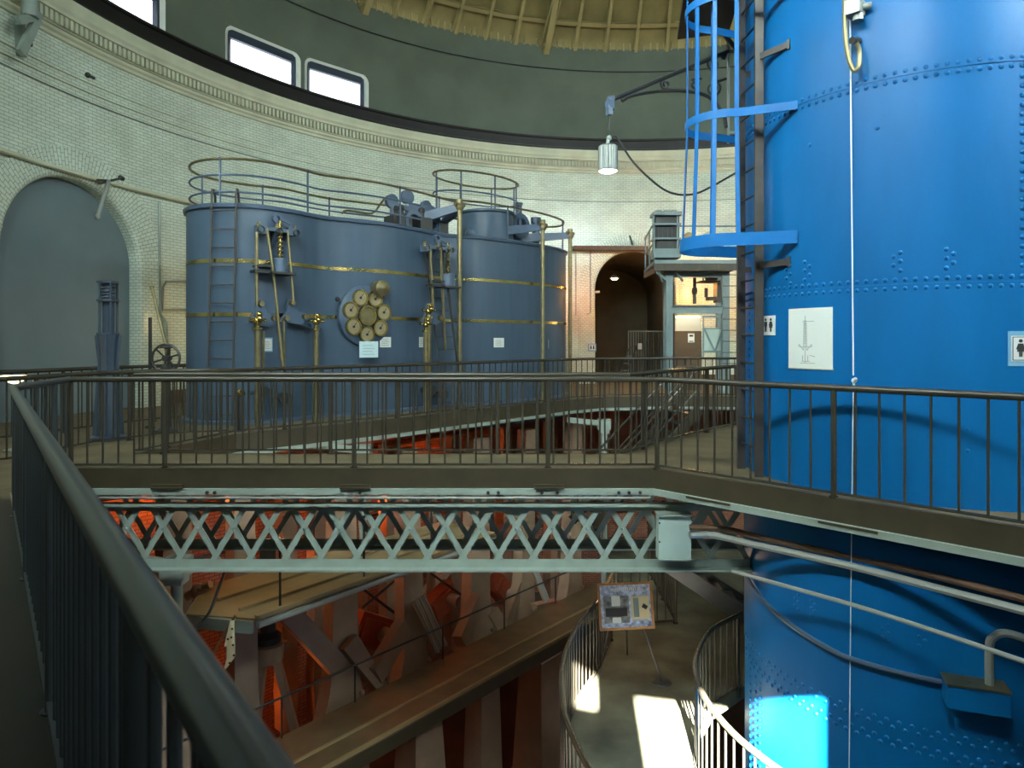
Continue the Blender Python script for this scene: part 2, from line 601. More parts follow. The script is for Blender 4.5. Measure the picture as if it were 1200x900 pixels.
# upper wall with window openings
ZE = zh(700, 61)
WTOP = zh(345, 61)
WB = ZL + 0.02
w2 = (az_of(264), az_of(352.5))
w3 = (az_of(357), az_of(432))
ww = (w2[1] - w2[0])
w1 = (az_of(194) - ww * 1.05, az_of(194))
wins = [w1, w2, w3]
gap = w3[0] - w2[0]
more = []
for c in ():
    more += [(c, c + ww), (c + gap, c + gap + ww)]
def build_upper():
    ops = sorted([(a % (2 * PI), b % (2 * PI)) for a, b in wins + more])
    edges = set()
    for a, b in ops:
        edges |= {a, b}
    es = sorted(edges | {0.0, 2 * PI})
    cols = []
    for a, b in zip(es, es[1:]):
        k = max(1, int((b - a) / 0.03))
        cols += [a + (b - a) * i / k for i in range(k)]
    cols.append(2 * PI)
    rows = [ZL - 0.05, WB, WTOP, ZE + 0.1]
    mb = MB()
    for a in cols:
        for z in rows:
            mb.v.append(tuple(rp(a, RW, z)))
    for i in range(len(cols) - 1):
        am = (cols[i] + cols[i + 1]) / 2
        for j in range(3):
            if j == 1 and any(a < am < b for a, b in ops):
                continue
            mb.f.append((i * 4 + j, i * 4 + j + 1, i * 4 + j + 5, i * 4 + j + 4))
    # rounded upper corners of the three windows in view
    for a, b in wins:
        r = 0.24
        for sgn, ae in ((1, a), (-1, b)):
            o = len(mb.v)
            mb.v.append(tuple(rp(ae, RW, WTOP)))
            for i in range(7):
                t = PI / 2 * i / 6
                x = r - r * math.cos(t)
                z = r - r * math.sin(t)
                mb.v.append(tuple(rp(ae + sgn * x / RW, RW, WTOP - z)))
            for i in range(6):
                f = (o, o + i + 1, o + i + 2)
                mb.f.append(f if sgn < 0 else f[::-1])
    return struct(obj('wall_upper', mb, M['plaster'], smooth=60))
build_upper()

def window(i, a, b):
    mb = MB()
    def loop(da, dz, r, rad):
        pts = [(a + da / RW, WB), (a + da / RW, WTOP - dz - rad)]
        for k in range(1, 7):
            t = PI / 2 * k / 6
            pts.append((a + (da + rad - rad * math.cos(t)) / RW, WTOP - dz - rad + rad * math.sin(t)))
        for k in range(6, -1, -1):
            t = PI / 2 * k / 6
            pts.append((b - (da + rad - rad * math.cos(t)) / RW, WTOP - dz - rad + rad * math.sin(t)))
        pts.append((b - da / RW, WB))
        return [rp(p, r, q) for p, q in pts]
    L = [loop(0, 0, RW, 0.24), loop(0.12, 0.10, RW + 0.06, 0.16), loop(0.16, 0.13, RW + 0.14, 0.05)]
    n = len(L[0])
    for l in L:
        mb.v += [tuple(p) for p in l]
    for j in range(2):
        for k in range(n - 1):
            mb.f.append((j * n + k, j * n + k + 1, (j + 1) * n + k + 1, (j + 1) * n + k))
    w = struct(obj('window_%d' % i, mb, M['reveal'], smooth=40))
    fr = MB()
    a2, b2 = a + 0.16 / RW, b - 0.16 / RW
    zt = WTOP - 0.13
    def pt(aa, z):
        return rp(aa, RW + 0.11, z)
    fr.bar(pt(a2, WB), pt(a2, zt), 0.12, 0.12, up=(1, 0, 0))
    fr.bar(pt(b2, WB), pt(b2, zt), 0.16, 0.12, up=(1, 0, 0))
    fr.bar(pt(a2, zt - 0.05), pt(b2, zt - 0.05), 0.12, 0.22)
    obj('window_frame', fr, M['winframe'], w, smooth=0)
    pn = MB()
    pn.plate([rp(a2, RW + 0.13, WB), rp(b2, RW + 0.13, WB), rp(b2, RW + 0.13, zt), rp(a2, RW + 0.13, zt)], (math.sin(a), math.cos(a), 0), 0.008)
    obj('window_pane', pn, M['glass'], w, smooth=0)
for i, (a, b) in enumerate(wins):
    window(i + 1, a, b)

# roof: boarded dome on radial rafters
RP = [(RW + 0.4, ZE + 0.02), (12.6, ZE + 1.75), (11.2, ZE + 3.3), (9.2, ZE + 4.9), (6.6, ZE + 6.3), (3.5, ZE + 7.2), (0.01, ZE + 7.6)]
roof = struct(ring('ceiling', RP, M['board'], 96))
for k, (r, z) in enumerate([(13.3, ZE + 0.88)] + RP[1:5]):
    q = ring('purlin', [(r - 0.02, z + 0.02), (r - 0.14, z - 0.12), (r - 0.02, z - 0.20), (r + 0.10, z - 0.06)], M['rafter'], 128, parent=roof)
nr = 38
for i in range(nr):
    a = -1.45 + i * (3.1 / nr)
    big = i % 6 == 3
    mb = MB()
    pr = [(r, z) for r, z in RP[:6]]
    for (r0, z0), (r1, z1) in zip(pr, pr[1:]):
        if big:
            mb.bar(rp(a, r0 - 0.35, z0 - 0.12), rp(a, r1 - 0.35, z1 - 0.12), 0.20, 0.55)
        else:
            mb.bar(rp(a, r0 - 0.16, z0 - 0.10), rp(a, r1 - 0.16, z1 - 0.10), 0.11, 0.26)
    if big:
        mb.bar(rp(a - 0.012, RW - 0.10, ZE + 0.15), rp(a - 0.012, RW - 1.6, ZE + 1.2), 0.05, 0.12)
        mb.bar(rp(a + 0.012, RW - 0.10, ZE + 0.15), rp(a + 0.012, RW - 1.8, ZE + 1.4), 0.05, 0.10)
        mb.box(rp(a, RW - 0.15, ZE + 0.03), (0.30, 0.3, 0.16), -a)
    obj('main_rib' if big else 'rafter', mb, M['rafter'], roof, smooth=0)
# eave board with small stub brackets
mb = MB()
for i in range(170):
    a = -1.4 + i * 0.018
    mb.box(rp(a, RW + 0.03, ZE + 0.20), (0.05, 0.08, 0.30), -a)
obj('eave_trim', mb, M['rafter'], roof, smooth=0)

# pit floor
mb = MB().prism([tuple(rp(2 * PI * i / 64, RW + 0.5, 0))[:2] for i in range(64)][::-1], PIT - 0.2, PIT)
struct(obj('floor', mb, M['pitfloor']))

# ------------------------------------------------------------------ wall fittings
def tube_ring(name, r, z, a0, a1, rad, m, lab, cat, group=None, n=90):
    mb = MB().tube([rp(a0 + (a1 - a0) * i / n, r, z) for i in range(n + 1)], rad, 6)
    return tag(obj(name, mb, m), lab, cat, group)
zc = zh(680, 223)
tube_ring('wall_cable', RW - 0.03, zc, A_LC - 0.35, A_RC + 0.5, 0.013, M['cornice'], 'highest of three thin cables running round the tiled wall below the cornice', 'cable', 'wall cables')
tube_ring('wall_cable', RW - 0.03, zh(680, 229.5), A_LC - 0.35, A_RC + 0.5, 0.013, M['cornice'], 'middle of three thin cables running round the tiled wall below the cornice', 'cable', 'wall cables')
tube_ring('wall_cable', RW - 0.03, zh(680, 236), A_LC - 0.35, A_RC + 0.5, 0.013, M['conduit'], 'lowest of three thin cables running round the tiled wall below the cornice', 'cable', 'wall cables')
tube_ring('upper_cable', RW - 0.03, zh(700, 84), -1.25, 0.6, 0.025, M['iron'], 'dark cable sagging along the grey upper wall above the windows', 'cable')
zp = zh(120, 213)
tube_ring('wall_pipe', RW - 0.09, zp, A_LC - 0.3, az_of(300), 0.05, M['cornice'], 'thick horizontal pipe crossing the crown of the grey arched niche', 'pipe')
# pale rod hanging off the pipe in front of the niche
mb = MB()
p0 = rp(az_of(108), RW - 0.45, zh(108, 206, RW - 0.45))
p1 = rp(az_of(91), RW - 0.5, zh(91, 249, RW - 0.5))
mb.cyl(p0, p1, 0.045, 10)
mb.sphere(p1, 0.06)
t = thing('hanging_rod', 'pale slanting rod hanging from the pipe in front of the arched niche', 'rod', p0)
obj('rod', mb, M['conduit'], t)
mb = MB().bar(p0 + Vector((-0.22, 0, -0.06)), p0 + Vector((0.25, 0, 0.05)), 0.04, 0.04)
mb.cyl(p0 + Vector((0.25, -0.04, 0.06)), p0 + Vector((0.25, 0.06, 0.06)), 0.05)
mb.bar(p0, rp(az_of(108), RW, p0.z + 0.05), 0.04, 0.04)
obj('cross_bar', mb, M['iron'], t)
# triangular steel bracket on the cornice with a pipe stub
pa = lambda px, py, R=RW - 0.5: rp(az_of(px, R), R, zh(px, py, R))
t = thing('cornice_bracket', 'triangular steel bracket holding a pipe stub under the cornice', 'bracket', pa(24, 40))
mb = MB().bar(pa(20, 20, RW - 0.05), pa(24, 66, RW - 0.05), 0.22, 0.08, up=(0, 1, 0))
obj('back_plate', mb, M['steel'], t, smooth=0)
mb = MB().bar(pa(20, 24), pa(46, 18), 0.12, 0.14)
mb.bar(pa(24, 62), pa(44, 22), 0.10, 0.14)
mb.bar(pa(30, 62), pa(46, 26), 0.05, 0.05)
mb.bar(pa(20, 22), rp(az_of(20), RW, zh(20, 22)), 0.1, 0.12)
obj('bracket_arm', mb, M['steel'], t, smooth=0)
mb = MB().cyl(pa(35, 20), pa(35, -20), 0.14, 16)
obj('pipe_stub', mb, M['steel'], t)
mb = MB().sphere(pa(35, 52), 0.05).sphere(pa(37, 46), 0.04)
obj('bolt', mb, M['iron'], t)
# small black hook on the wall
mb = MB().sphere(pa(103, 88, RW - 0.04), 0.06).bar(pa(103, 88, RW - 0.04), pa(111, 92, RW - 0.04), 0.04, 0.05)
tag(obj('wall_hook', mb, M['iron']), 'small black hook fixed to the tiles below the dentil cornice', 'hook')
# conduits right of the niche
def wall_run(name, pts, rad, m, lab, cat):
    mb = MB().tube([rp(az_of(px, RW - 0.05), RW - 0.05, zh(px, py, RW - 0.05)) for px, py in pts], rad, 8)
    return tag(obj(name, mb, m), lab, cat)
wall_run('vertical_conduit', [(187, 236), (187, 300), (188, 368), (195, 378), (196, 402), (190, 405)], 0.03, M['steel'], 'thin grey conduit dropping down the tiles beside the niche', 'conduit')
wall_run('box_conduit', [(229, 334), (218, 330), (195, 330), (191, 336), (191, 363), (229, 363)], 0.03, M['conduit'], 'conduit bent into a rectangle on the tiles beside the slate engine', 'conduit')
# beam and fittings beside the right arch
za = zh(680, 292)
mb = MB()
mb.bar(rp(az_of(670), RW - 0.22, za), rp(az_of(757), RW - 0.22, za), 0.42, 0.14)
tag(obj('steel_lintel', mb, M['rust']), 'rusty horizontal steel bar across the top of the dark archway', 'bar')
wall_run('door_conduit', [(675, 296), (675, 370)], 0.02, M['conduit'], 'thin conduit dropping to a box left of the dark archway', 'conduit')
wall_run('arch_conduit', [(692, 288), (692, 366), (688, 368)], 0.025, M['steel'], 'grey conduit running down the jamb of the dark archway', 'conduit')
wall_run('dark_stub', [(738, 276), (741, 287)], 0.03, M['iron'], 'short dark rod on the tiles above the dark archway', 'rod')
# ------------------------------------------------------------------ walkways
GE = [Vector((-4.63, 11.4)), Vector((-2.53, 13.5)), Vector((1.65, 18.3))]      # gallery edge in front of the engine
P1, P2, P3, P4, P5 = (-4.9, 6.7), (-5.37, 8.28), (1.72, 8.28), (4.25, 5.62), (6.9, 2.85)
TC = Vector((4.93, 8.2)); TR = 2.02
wallarc = [tuple(rp(a, RW + 0.62, 0))[:2] for a in [A_RC + 1.35 - i * (A_RC + 1.35 - (A_LC - 1.05)) / 60 for i in range(61)]]
farring = [(1.65, 18.3), (2.6, 19.0), (4.3, 19.4), (6.4, 19.2), (8.6, 18.0), (10.6, 16.0), (12.0, 13.5)]
polyA = [(0.75, -0.6), P1, P2, (-5.2, 9.42), tuple(GE[0]), tuple(GE[1])] + farring + wallarc + [(-6, -1.0), (-3.0, -1.6)]
struct(obj('floor_gallery', MB().prism(polyA, -0.30, 0.0), M['deck'], smooth=0))
hole = [(TC.x + (TR + 0.03) * math.cos(2 * PI * i / 48), TC.y + (TR + 0.03) * math.sin(2 * PI * i / 48)) for i in range(48)]
BACK = [(-5.2, 9.42), (1.6, 9.42), (2.26, 10.45), (4.05, 12.6), (6.6, 13.2)]
polyB = [P2, P3, P4, P5, (9.5, 4.5), (10.2, 9), (8.8, 12.3)] + BACK[::-1]
struct(obj('floor_bridge', MB().prism(polyB, -0.10, 0.0, holes=[hole]), M['deck'], smooth=0))
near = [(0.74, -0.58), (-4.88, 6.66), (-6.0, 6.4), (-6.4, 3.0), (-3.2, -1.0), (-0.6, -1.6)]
struct(obj('floor_covering', MB().prism(near, 0.001, 0.012), M['mat'], smooth=0))  # added thin sheet, its dark colour carries the shade around the viewer
# edge girders under the walkway edges
def edge(path, name, lab, off=0.0, steel=True, h0=0.015, h1=-0.225):
    t = thing(name, lab, 'girder', (path[0][0], path[0][1], -0.2), 'edge girders under the walkways')
    a, b = MB(), MB()
    for p, q in zip(path, path[1:]):
        p, q = Vector((*p, 0)), Vector((*q, 0))
        a.bar(p + Vector((0, 0, (h0 + h1) / 2)), q + Vector((0, 0, (h0 + h1) / 2)), 0.06, h0 - h1)
        b.bar(p + Vector((0, 0, h1 - 0.035)), q + Vector((0, 0, h1 - 0.035)), 0.16, 0.07)
    obj('web', a, M['fascia'], t, smooth=0)
    if steel:
        obj('flange', b, M['steel'], t, smooth=0)
    return t
eg = edge([P2, P3], 'edge_girder', 'brown edge girder with pale flange along the front of the straight bridge')
for px in (243, 252, 422, 572, 584, 635, 653, 725, 737, 750):
    mb = MB().cyl(W(px, 577, 8.19) , W(px, 577, 8.19) + Vector((0, -0.02, 0)), 0.022, 6)
    obj('bolt', mb, M['iron'], eg)
for p0, p1 in ((177, 214), (398, 434), (626, 661)):
    mb = MB().bar(W(p0, 569, 8.2), W(p1, 569, 8.2), 0.05, 0.03)
    mb.bar(W(p0, 572, 8.18), W(p1, 572, 8.18), 0.04, 0.02)
    obj('splice_plate', mb, M['fascia'], eg, smooth=0)
eg2 = edge([P3, P4, P5], 'edge_girder', 'brown edge girder with pale flange under the walkway round the blue tank')
mb = MB()
d = (Vector((*P4, 0)) - Vector((*P3, 0))).normalized()
nn = Vector((-d.y, d.x, 0)) * -0.05
for s0, s1 in ((0.5, 1.05), (2.0, 2.55)):
    q = Vector((*P3, -0.24)) + nn
    mb = MB().bar(q + d * s0, q + d * s1, 0.08, 0.025)
    obj('splice_plate', mb, M['fascia'], eg2, smooth=0)
edge(BACK, 'edge_girder', 'brown edge girder along the back of the bridge facing the slate engine', h0=0.0, h1=-0.2)
edge([tuple(p) for p in GE] + [(2.6, 19.0), (4.3, 19.4), (6.4, 19.2)], 'edge_girder', 'long girder edging the gallery in front of the slate engine', h0=0.005, h1=-0.30)
edge([(0.75, -0.6), P1, P2], 'edge_girder', 'edge girder under the dark railing closest to the viewer', h0=0.0, h1=-0.22)
edge([(-5.2, 9.42), tuple(GE[0])], 'edge_girder', 'short girder edging the landing between bridge and gallery', h0=0.005, h1=-0.30)

# railings
def polyline_points(path, step, first=0.0, closed=False):
    """points every `step` along a 2-D path: (x, y, heading)"""
    out = []
    d = first
    for p, q in zip(path, path[1:]):
        p, q = Vector(p), Vector(q)
        L = (q - p).length
        h = math.atan2(q.y - p.y, q.x - p.x)
        while d < L:
            v = p + (q - p) * (d / L)
            out.append((v.x, v.y, h))
            d += step
        d -= L
    return out
BAL = {}
def railing(name, lab, path, z0=0.0, h=1.09, post=2.36, bal=0.1885, pf=0.1, bf=0.05, posts=None, r=0.034, m='rail', group=None, drop=0.10, br=0.012, pr=0.028, lowbar=True):
    t = thing(name, lab, 'railing', (path[0][0], path[0][1], z0), group)
    top = [Vector((p[0], p[1], z0 + h)) for p in path]
    obj('handrail', MB().tube(top, r, 12), M[m], t)
    if lowbar:
        lb = MB()
        for p, q in zip(path, path[1:]):
            lb.bar((p[0], p[1], z0 + 0.055), (q[0], q[1], z0 + 0.055), 0.045, 0.022)
        obj('bottom_rail', lb, M[m], t, smooth=0)
    key = (round(h, 3), m, br, drop, pr)
    if key not in BAL:
        BAL[key] = (mesh_only('baluster', MB().cyl((0, 0, 0.055), (0, 0, h - r * 0.6), br, 8), M[m]),
                    mesh_only('post', MB().cyl((0, 0, -drop), (0, 0, h - r * 0.6), pr, 12).cyl((0, 0, -0.0), (0, 0, 0.02), pr * 1.6, 12), M[m]))
    bm_, pm_ = BAL[key]
    pp = posts if posts is not None else polyline_points(path, post, pf)
    for p in pp:
        inst('post', pm_, t, (p[0], p[1], z0))
    for p in polyline_points(path, bal, bf):
        if min(math.hypot(p[0] - q[0], p[1] - q[1]) for q in pp) < 0.06:
            continue
        inst('baluster', bm_, t, (p[0], p[1], z0))
    return t
fy = 8.3
railing('railing', 'brown balustrade along the front of the straight bridge above the lattice girder', [P2, (P3[0], fy)],
        posts=[(GX(x, fy), fy) for x in (83, 193, 415, 642)], bf=0.03)
d34 = (Vector(P4) - Vector(P3))
pA = Vector(P3) + d34 * ((770 - 765) / 300)
def on34(px):
    k = (px - 600) / F
    # P3 + t*d = k*z
    t = (k * P3[1] - P3[0]) / (d34.x - k * d34.y)
    v = Vector(P3) + d34 * t
    return (v.x, v.y)
railing('railing', 'brown balustrade running in front of the blue tank', [P3, P4, P5], posts=[on34(770), on34(977), on34(1240), (6.0, 3.79)], bal=0.215, bf=0.17)
railing('railing', 'brown balustrade at the back of the bridge curving behind the blue tank', [(-5.2, 9.4), (1.62, 9.4), (2.3, 10.4), (4.05, 12.5), (6.6, 13.1)],
        pf=0.4, bf=0.07, post=2.3)
nd = (Vector(P1) - Vector((0.75, -0.6)))
railing('railing', 'dark balustrade closest to the viewer with a thick blurred handrail', [(0.75, -0.6), P1, P2], bf=0.1, post=2.0, pf=0.35, bal=0.15, r=0.036, m='railnear')
railing('railing', 'long thin balustrade on the gallery edge in front of the slate engine', [(-5.15, 9.45), tuple(GE[0]), tuple(GE[1])] + farring[:5], h=1.07, post=2.4, pf=0.5, bal=0.2)
ra = railing('railing', 'balustrade across the landing behind the grey stop column', [(-9.2, 8.0), (-6.45, 8.7), (-6.25, 10.2), (-5.75, 11.1), (-4.75, 11.45)], h=1.07, post=1.6, bal=0.2)
railing('railing', 'farthest balustrade standing before the arched niche', [(-8.6, 10.0), (-7.8, 10.9), (-7.35, 12.4), (-6.9, 13.3), (-6.1, 14.1)], h=1.07, post=1.8, bal=0.2)
# ------------------------------------------------------------------ blue standpipe tank
def tank_z(px, R=TR):
    return ray_circle(px, R, (TC.x, TC.y), near=True)
def tp(a, r, z):
    """point at heading a from the tank axis (a=0 towards the viewer, positive to the right)"""
    return Vector((TC.x + r * math.sin(a), TC.y - r * math.cos(a), z))
def t_az(px, R=TR):
    z = tank_z(px, R)
    return math.atan2(GX(px, z) - TC.x, -(z - TC.y))
def tpp(px, py, R=TR):
    z = tank_z(px, R)
    return Vector((GX(px, z), z, EYE + (400 - py) * z / F))
S1, S2, S3 = 4.10, 2.10, -2.20
tank = thing('standpipe_tank', 'huge bright blue riveted cylindrical standpipe rising through the round walkway', 'tank', (TC.x, TC.y, PIT))
mb = MB().lathe([(TR, PIT), (TR, S3), (TR + 0.008, S3 + 0.001), (TR + 0.008, S2), (TR, S2 + 0.001), (TR, S1), (TR + 0.008, S1 + 0.001), (TR + 0.008, 6.4), (TR, 6.41), (TR, 11.5), (0.01, 11.6)], (TC.x, TC.y, 0), 128)
obj('shell', mb, M['bluetank'], tank, smooth=40)
RIV = []
def rivet_row(z, n=150, a0=-1.75, a1=1.75, dz=0.0, r=0.024, sh=0.0):
    k = int(n * (a1 - a0) / (2 * PI))
    for i in range(k):
        a = a0 + (a1 - a0) * (i + sh) / k
        RIV.append((tp(a, TR + 0.004, z), a))
for z in (S1 + 0.042, S1 - 0.042, S2 + 0.042, S2 - 0.042, 6.45, 6.36):
    rivet_row(z)
for z, s in ((S3 + 0.08, 0), (S3 + 0.02, 0.5), (S3 - 0.10, 0), (S3 - 0.16, 0.5)):
    rivet_row(z, 120, sh=s, r=0.022)
def rivet_col(a, z0, z1, step=0.085):
    k = int((z1 - z0) / step)
    for i in range(k + 1):
        RIV.append((tp(a, TR + 0.004, z0 + (z1 - z0) * i / k), a))
rivet_col(t_az(1198), S2 + 0.14, S1 - 0.14)
rivet_col(t_az(879), -0.0, S2 - 0.12)
for px in (880, 886, 891):
    rivet_col(t_az(px), PIT, S3 - 0.25, 0.09)
def cluster(pts, lab=None):
    for px, py in pts:
        p = tpp(px, py)
        RIV.append((p, math.atan2(p.x - TC.x, -(p.y - TC.y))))
def five(x, y, s=1.0, mir=1):
    return [(x, y), (x + 8 * mir * s, y + 5 * s), (x, y + 10 * s), (x + 8 * mir * s, y + 15 * s), (x, y + 21 * s)]
cluster(five(926, 311, 1, -0.55))
cluster(five(943, 307, 1, 0.7))
cluster(five(1055, 296, 1, -1))
cluster(five(1109, 292, 1.05, 1))
cluster(five(936, 697, 0.8, -0.6))
cluster(five(951, 704, 0.8, 0.6))
cluster(five(1041, 732, 0.95, -0.9))
cluster(five(1077, 736, 0.95, 0.9))
cluster([(1134, 503), (1134, 528)])
cluster([(1028, 150)]); cluster([(949, 170)])
def rivets():
    me = mesh_only('rivet', MB().dome((0, 0, 0), (0, -1, 0), 0.024), M['bluetank'], smooth=60)
    eye = Vector((0, 0, EYE))
    def key(q):
        p = q[0]
        x = 600 + F * p.x / p.y
        y = 400 - F * (p.z - EYE) / p.y
        ok = 870 < x < 1199 and -1 < y < 900 and not (550 < y < 660)
        return (0 if ok else 1, (p - eye).length)
    rs = sorted(RIV, key=key)
    for p, a in rs[:100]:
        inst('rivet', me, tank, p, rz=a)
    mb = MB()
    for p, a in rs[100:]:
        mb.dome(p, (math.sin(a), -math.cos(a), 0), 0.024)
    o = obj('far_rivet', mb, M['bluetank'], tank, smooth=60)
    o['kind'] = 'stuff'
rivets()
# paper drawing, restroom signs
def on_tank(name, px0, py0, px1, py1, lift, m, parent=None, thick=0.006, n=6):
    mb = MB()
    R = TR + lift
    a0, a1 = t_az(px0, R), t_az(px1, R)
    zm = (tank_z(px0, R) + tank_z(px1, R)) / 2
    z1 = EYE + (400 - py0) * zm / F
    z0 = EYE + (400 - py1) * zm / F
    for i in range(n + 1):
        a = a0 + (a1 - a0) * i / n
        for r in (R, R + thick):
            for z in (z0, z1):
                mb.v.append(tuple(tp(a, r, z)))
    for i in range(n):
        b, c = i * 4, i * 4 + 4
        mb.f += [(b + 2, c + 2, c + 3, b + 3), (b, b + 1, c + 1, c), (b + 1, b + 3, c + 3, c + 1), (b, c, c + 2, b + 2)]
    mb.f += [(0, 2, 3, 1), (4 * n, 4 * n + 1, 4 * n + 3, 4 * n + 2)]
    return mb, Vector(tp((a0 + a1) / 2, R, z0)), (a0, a1, z0, z1, R + thick)
def strokes(segs, box, lift, w, m, name, parent):
    a0, a1, z0, z1, R = box
    mb = MB()
    for (u0, v0, u1, v1) in segs:
        p = tp(a0 + (a1 - a0) * u0, R + lift, z0 + (z1 - z0) * v0)
        q = tp(a0 + (a1 - a0) * u1, R + lift, z0 + (z1 - z0) * v1)
        am = a0 + (a1 - a0) * (u0 + u1) / 2
        mb.bar(p, q, w, 0.002, up=(math.sin(am), -math.cos(am), 0))
    return obj(name, mb, m, parent, smooth=0)
mb, o, bx = on_tank('drawing', 924.5, 361, 976, 432, 0.012, M['paper'])
t = thing('technical_drawing', 'large white paper with a fine line drawing pinned to the blue tank', 'drawing', o)
obj('sheet', mb, M['paper'], t, smooth=30)
random.seed(3)
segs = [(0.42, 0.1, 0.42, 0.88), (0.38, 0.30, 0.40, 0.80), (0.46, 0.30, 0.44, 0.80), (0.36, 0.78, 0.62, 0.78), (0.28, 0.36, 0.58, 0.36), (0.27, 0.40, 0.27, 0.36), (0.57, 0.40, 0.57, 0.36),
        (0.38, 0.30, 0.28, 0.40), (0.46, 0.30, 0.56, 0.40), (0.34, 0.12, 0.52, 0.12), (0.36, 0.12, 0.36, 0.22), (0.42, 0.12, 0.42, 0.22), (0.48, 0.12, 0.48, 0.22), (0.30, 0.09, 0.64, 0.09), (0.52, 0.22, 0.64, 0.20)]
for i in range(10):
    v = 0.42 + i * 0.036
    segs.append((0.38, v, 0.46, v))
strokes(segs, bx, 0.001, 0.007, M['greyink'], 'line_drawing', t)
obj('edge_strip', on_tank('e', 924, 430.5, 977, 433, 0.010, M['conduit'])[0], M['conduit'], t, smooth=30)

def figure(u, box, parent, skirt, s=1.0):
    """restroom pictogram standing at u across the sign"""
    a0, a1, z0, z1, R = box
    W_ = (a1 - a0) * R
    H_ = z1 - z0
    mb = MB()
    def P(x, y):
        return tp(a0 + (u * W_ + x * H_ * s) / R, R + 0.002, z0 + y * H_)
    am = a0 + u * (a1 - a0)
    nv = (math.sin(am), -math.cos(am), 0)
    mb.plate([P(0.075 * math.cos(2 * PI * i / 12), 0.80 + 0.075 * s * math.sin(2 * PI * i / 12)) for i in range(12)][::-1], nv, 0.003)
    if skirt:
        mb.plate([P(x, y) for x, y in ((-0.09, 0.70), (0.09, 0.70), (0.17, 0.48), (0.12, 0.46), (0.09, 0.56), (0.14, 0.38), (-0.14, 0.38), (-0.09, 0.56), (-0.12, 0.46), (-0.17, 0.48))], nv, 0.003)
        mb.plate([P(x, y) for x, y in ((-0.06, 0.38), (-0.01, 0.38), (-0.01, 0.18), (-0.06, 0.18))], nv, 0.003)
        mb.plate([P(x, y) for x, y in ((0.01, 0.38), (0.06, 0.38), (0.06, 0.18), (0.01, 0.18))], nv, 0.003)
    else:
        mb.plate([P(x, y) for x, y in ((-0.13, 0.70), (0.13, 0.70), (0.13, 0.45), (0.09, 0.45), (0.09, 0.62), (-0.09, 0.62), (-0.09, 0.45), (-0.13, 0.45))], nv, 0.003)
        mb.plate([P(x, y) for x, y in ((-0.09, 0.63), (0.09, 0.63), (0.08, 0.18), (0.02, 0.18), (0, 0.42), (-0.02, 0.18), (-0.08, 0.18))], nv, 0.003)
    return obj('pictogram', mb, M['ink'], parent, smooth=0)
mb, o, bx = on_tank('s', 1181, 388, 1216, 429, 0.010, M['signblue'])
t = thing('restroom_sign', "women's restroom sign with one black figure on white, mounted on the blue tank", 'sign', o)
obj('backing_plate', mb, M['signblue'], t, smooth=30)
mb, o, bx = on_tank('s', 1185, 393.5, 1211, 423.5, 0.017, M['signwhite'])
obj('sign_face', mb, M['signwhite'], t, smooth=30)
bl = MB()
a0, a1, z0, z1, R = bx
for (u0, v0, u1, v1) in ((0.06, 0.05, 0.94, 0.05), (0.06, 0.95, 0.94, 0.95), (0.06, 0.05, 0.06, 0.95), (0.94, 0.05, 0.94, 0.95)):
    bl.bar(tp(a0 + (a1 - a0) * u0, R + 0.001, z0 + (z1 - z0) * v0), tp(a0 + (a1 - a0) * u1, R + 0.001, z0 + (z1 - z0) * v1), 0.006, 0.003, up=(math.sin(a0), -math.cos(a0), 0))
obj('sign_border', bl, M['ink'], t, smooth=0)
figure(0.40, bx, t, True, 0.95)
mb, o, bx = on_tank('s', 894, 370, 909, 393, 0.010, M['signwhite'])
t = thing('restroom_sign', 'restroom sign with two black figures, half hidden by the ladder on the blue tank', 'sign', o)
obj('sign_face', mb, M['signwhite'], t, smooth=30)
figure(0.30, bx, t, False, 1.0)
figure(0.70, bx, t, True, 1.0)
# pale edge strip seen between ladder stiles
# cable box and hose at the top of the tank
c = tpp(1002, 10, TR + 0.1)
t = thing('cable_gland', 'small grey cable box high on the blue tank with a hanging hose', 'box', c)
nv = Vector((c.x - TC.x, c.y - TC.y, 0)).normalized()
aa = math.atan2(nv.x, -nv.y)
mb = MB().box(c, (0.14, 0.16, 0.14), aa).cyl(c + Vector((0.02, -0.02, -0.07)), c + Vector((0.02, -0.02, -0.13)), 0.05).cyl(c + Vector((0.06, -0.03, 0)), c + Vector((0.13, -0.06, 0.0)), 0.035)
obj('box_body', mb, M['conduit'], t)
mb = MB().tube(smooth_path([tpp(990, -30, TR + 0.16), tpp(990, 30, TR + 0.16), tpp(993, 62, TR + 0.16), tpp(1000, 82, TR + 0.15), tpp(1006, 78, TR + 0.13), tpp(1007, 60, TR + 0.1), tpp(1004, 50, TR + 0.06)], 5), 0.022, 8)
obj('hose', mb, M['oldbrass'], t)
p = tpp(1006, 48, TR + 0.01)
mb = MB().cyl(p, p + nv * 0.09 + Vector((-0.03, 0, -0.02)), 0.035)
obj('hose_socket', mb, M['iron'], t)
# rope
zr = tank_z(998, TR + 0.022)
mb = MB().tube([Vector((GX(996, zr), zr, 6.6)), W(996, 0, zr), W(1000, 440, zr)], 0.0085, 6)
rope = obj('hanging_rope', mb, M['rope'], loc=W(1000, 440, zr))
tag(rope, 'thin white rope hanging down the front of the blue tank', 'rope')
p = W(1000.5, 446, zr)
mb = MB().sphere(p + Vector((0.006, 0, 0.0)), 0.028).sphere(p + Vector((0.014, -0.01, 0.012)), 0.022).tube([p, p + Vector((0.0, -0.01, -0.06))], 0.009, 6)
obj('knot', mb, M['rope'], rope)
mb = MB().tube([W(1000, 446, zr), W(997.5, 660, zr), W(995, 900, zr), W(993, 1100, zr)], 0.006, 6)
obj('rope_tail', mb, M['rope'], rope)

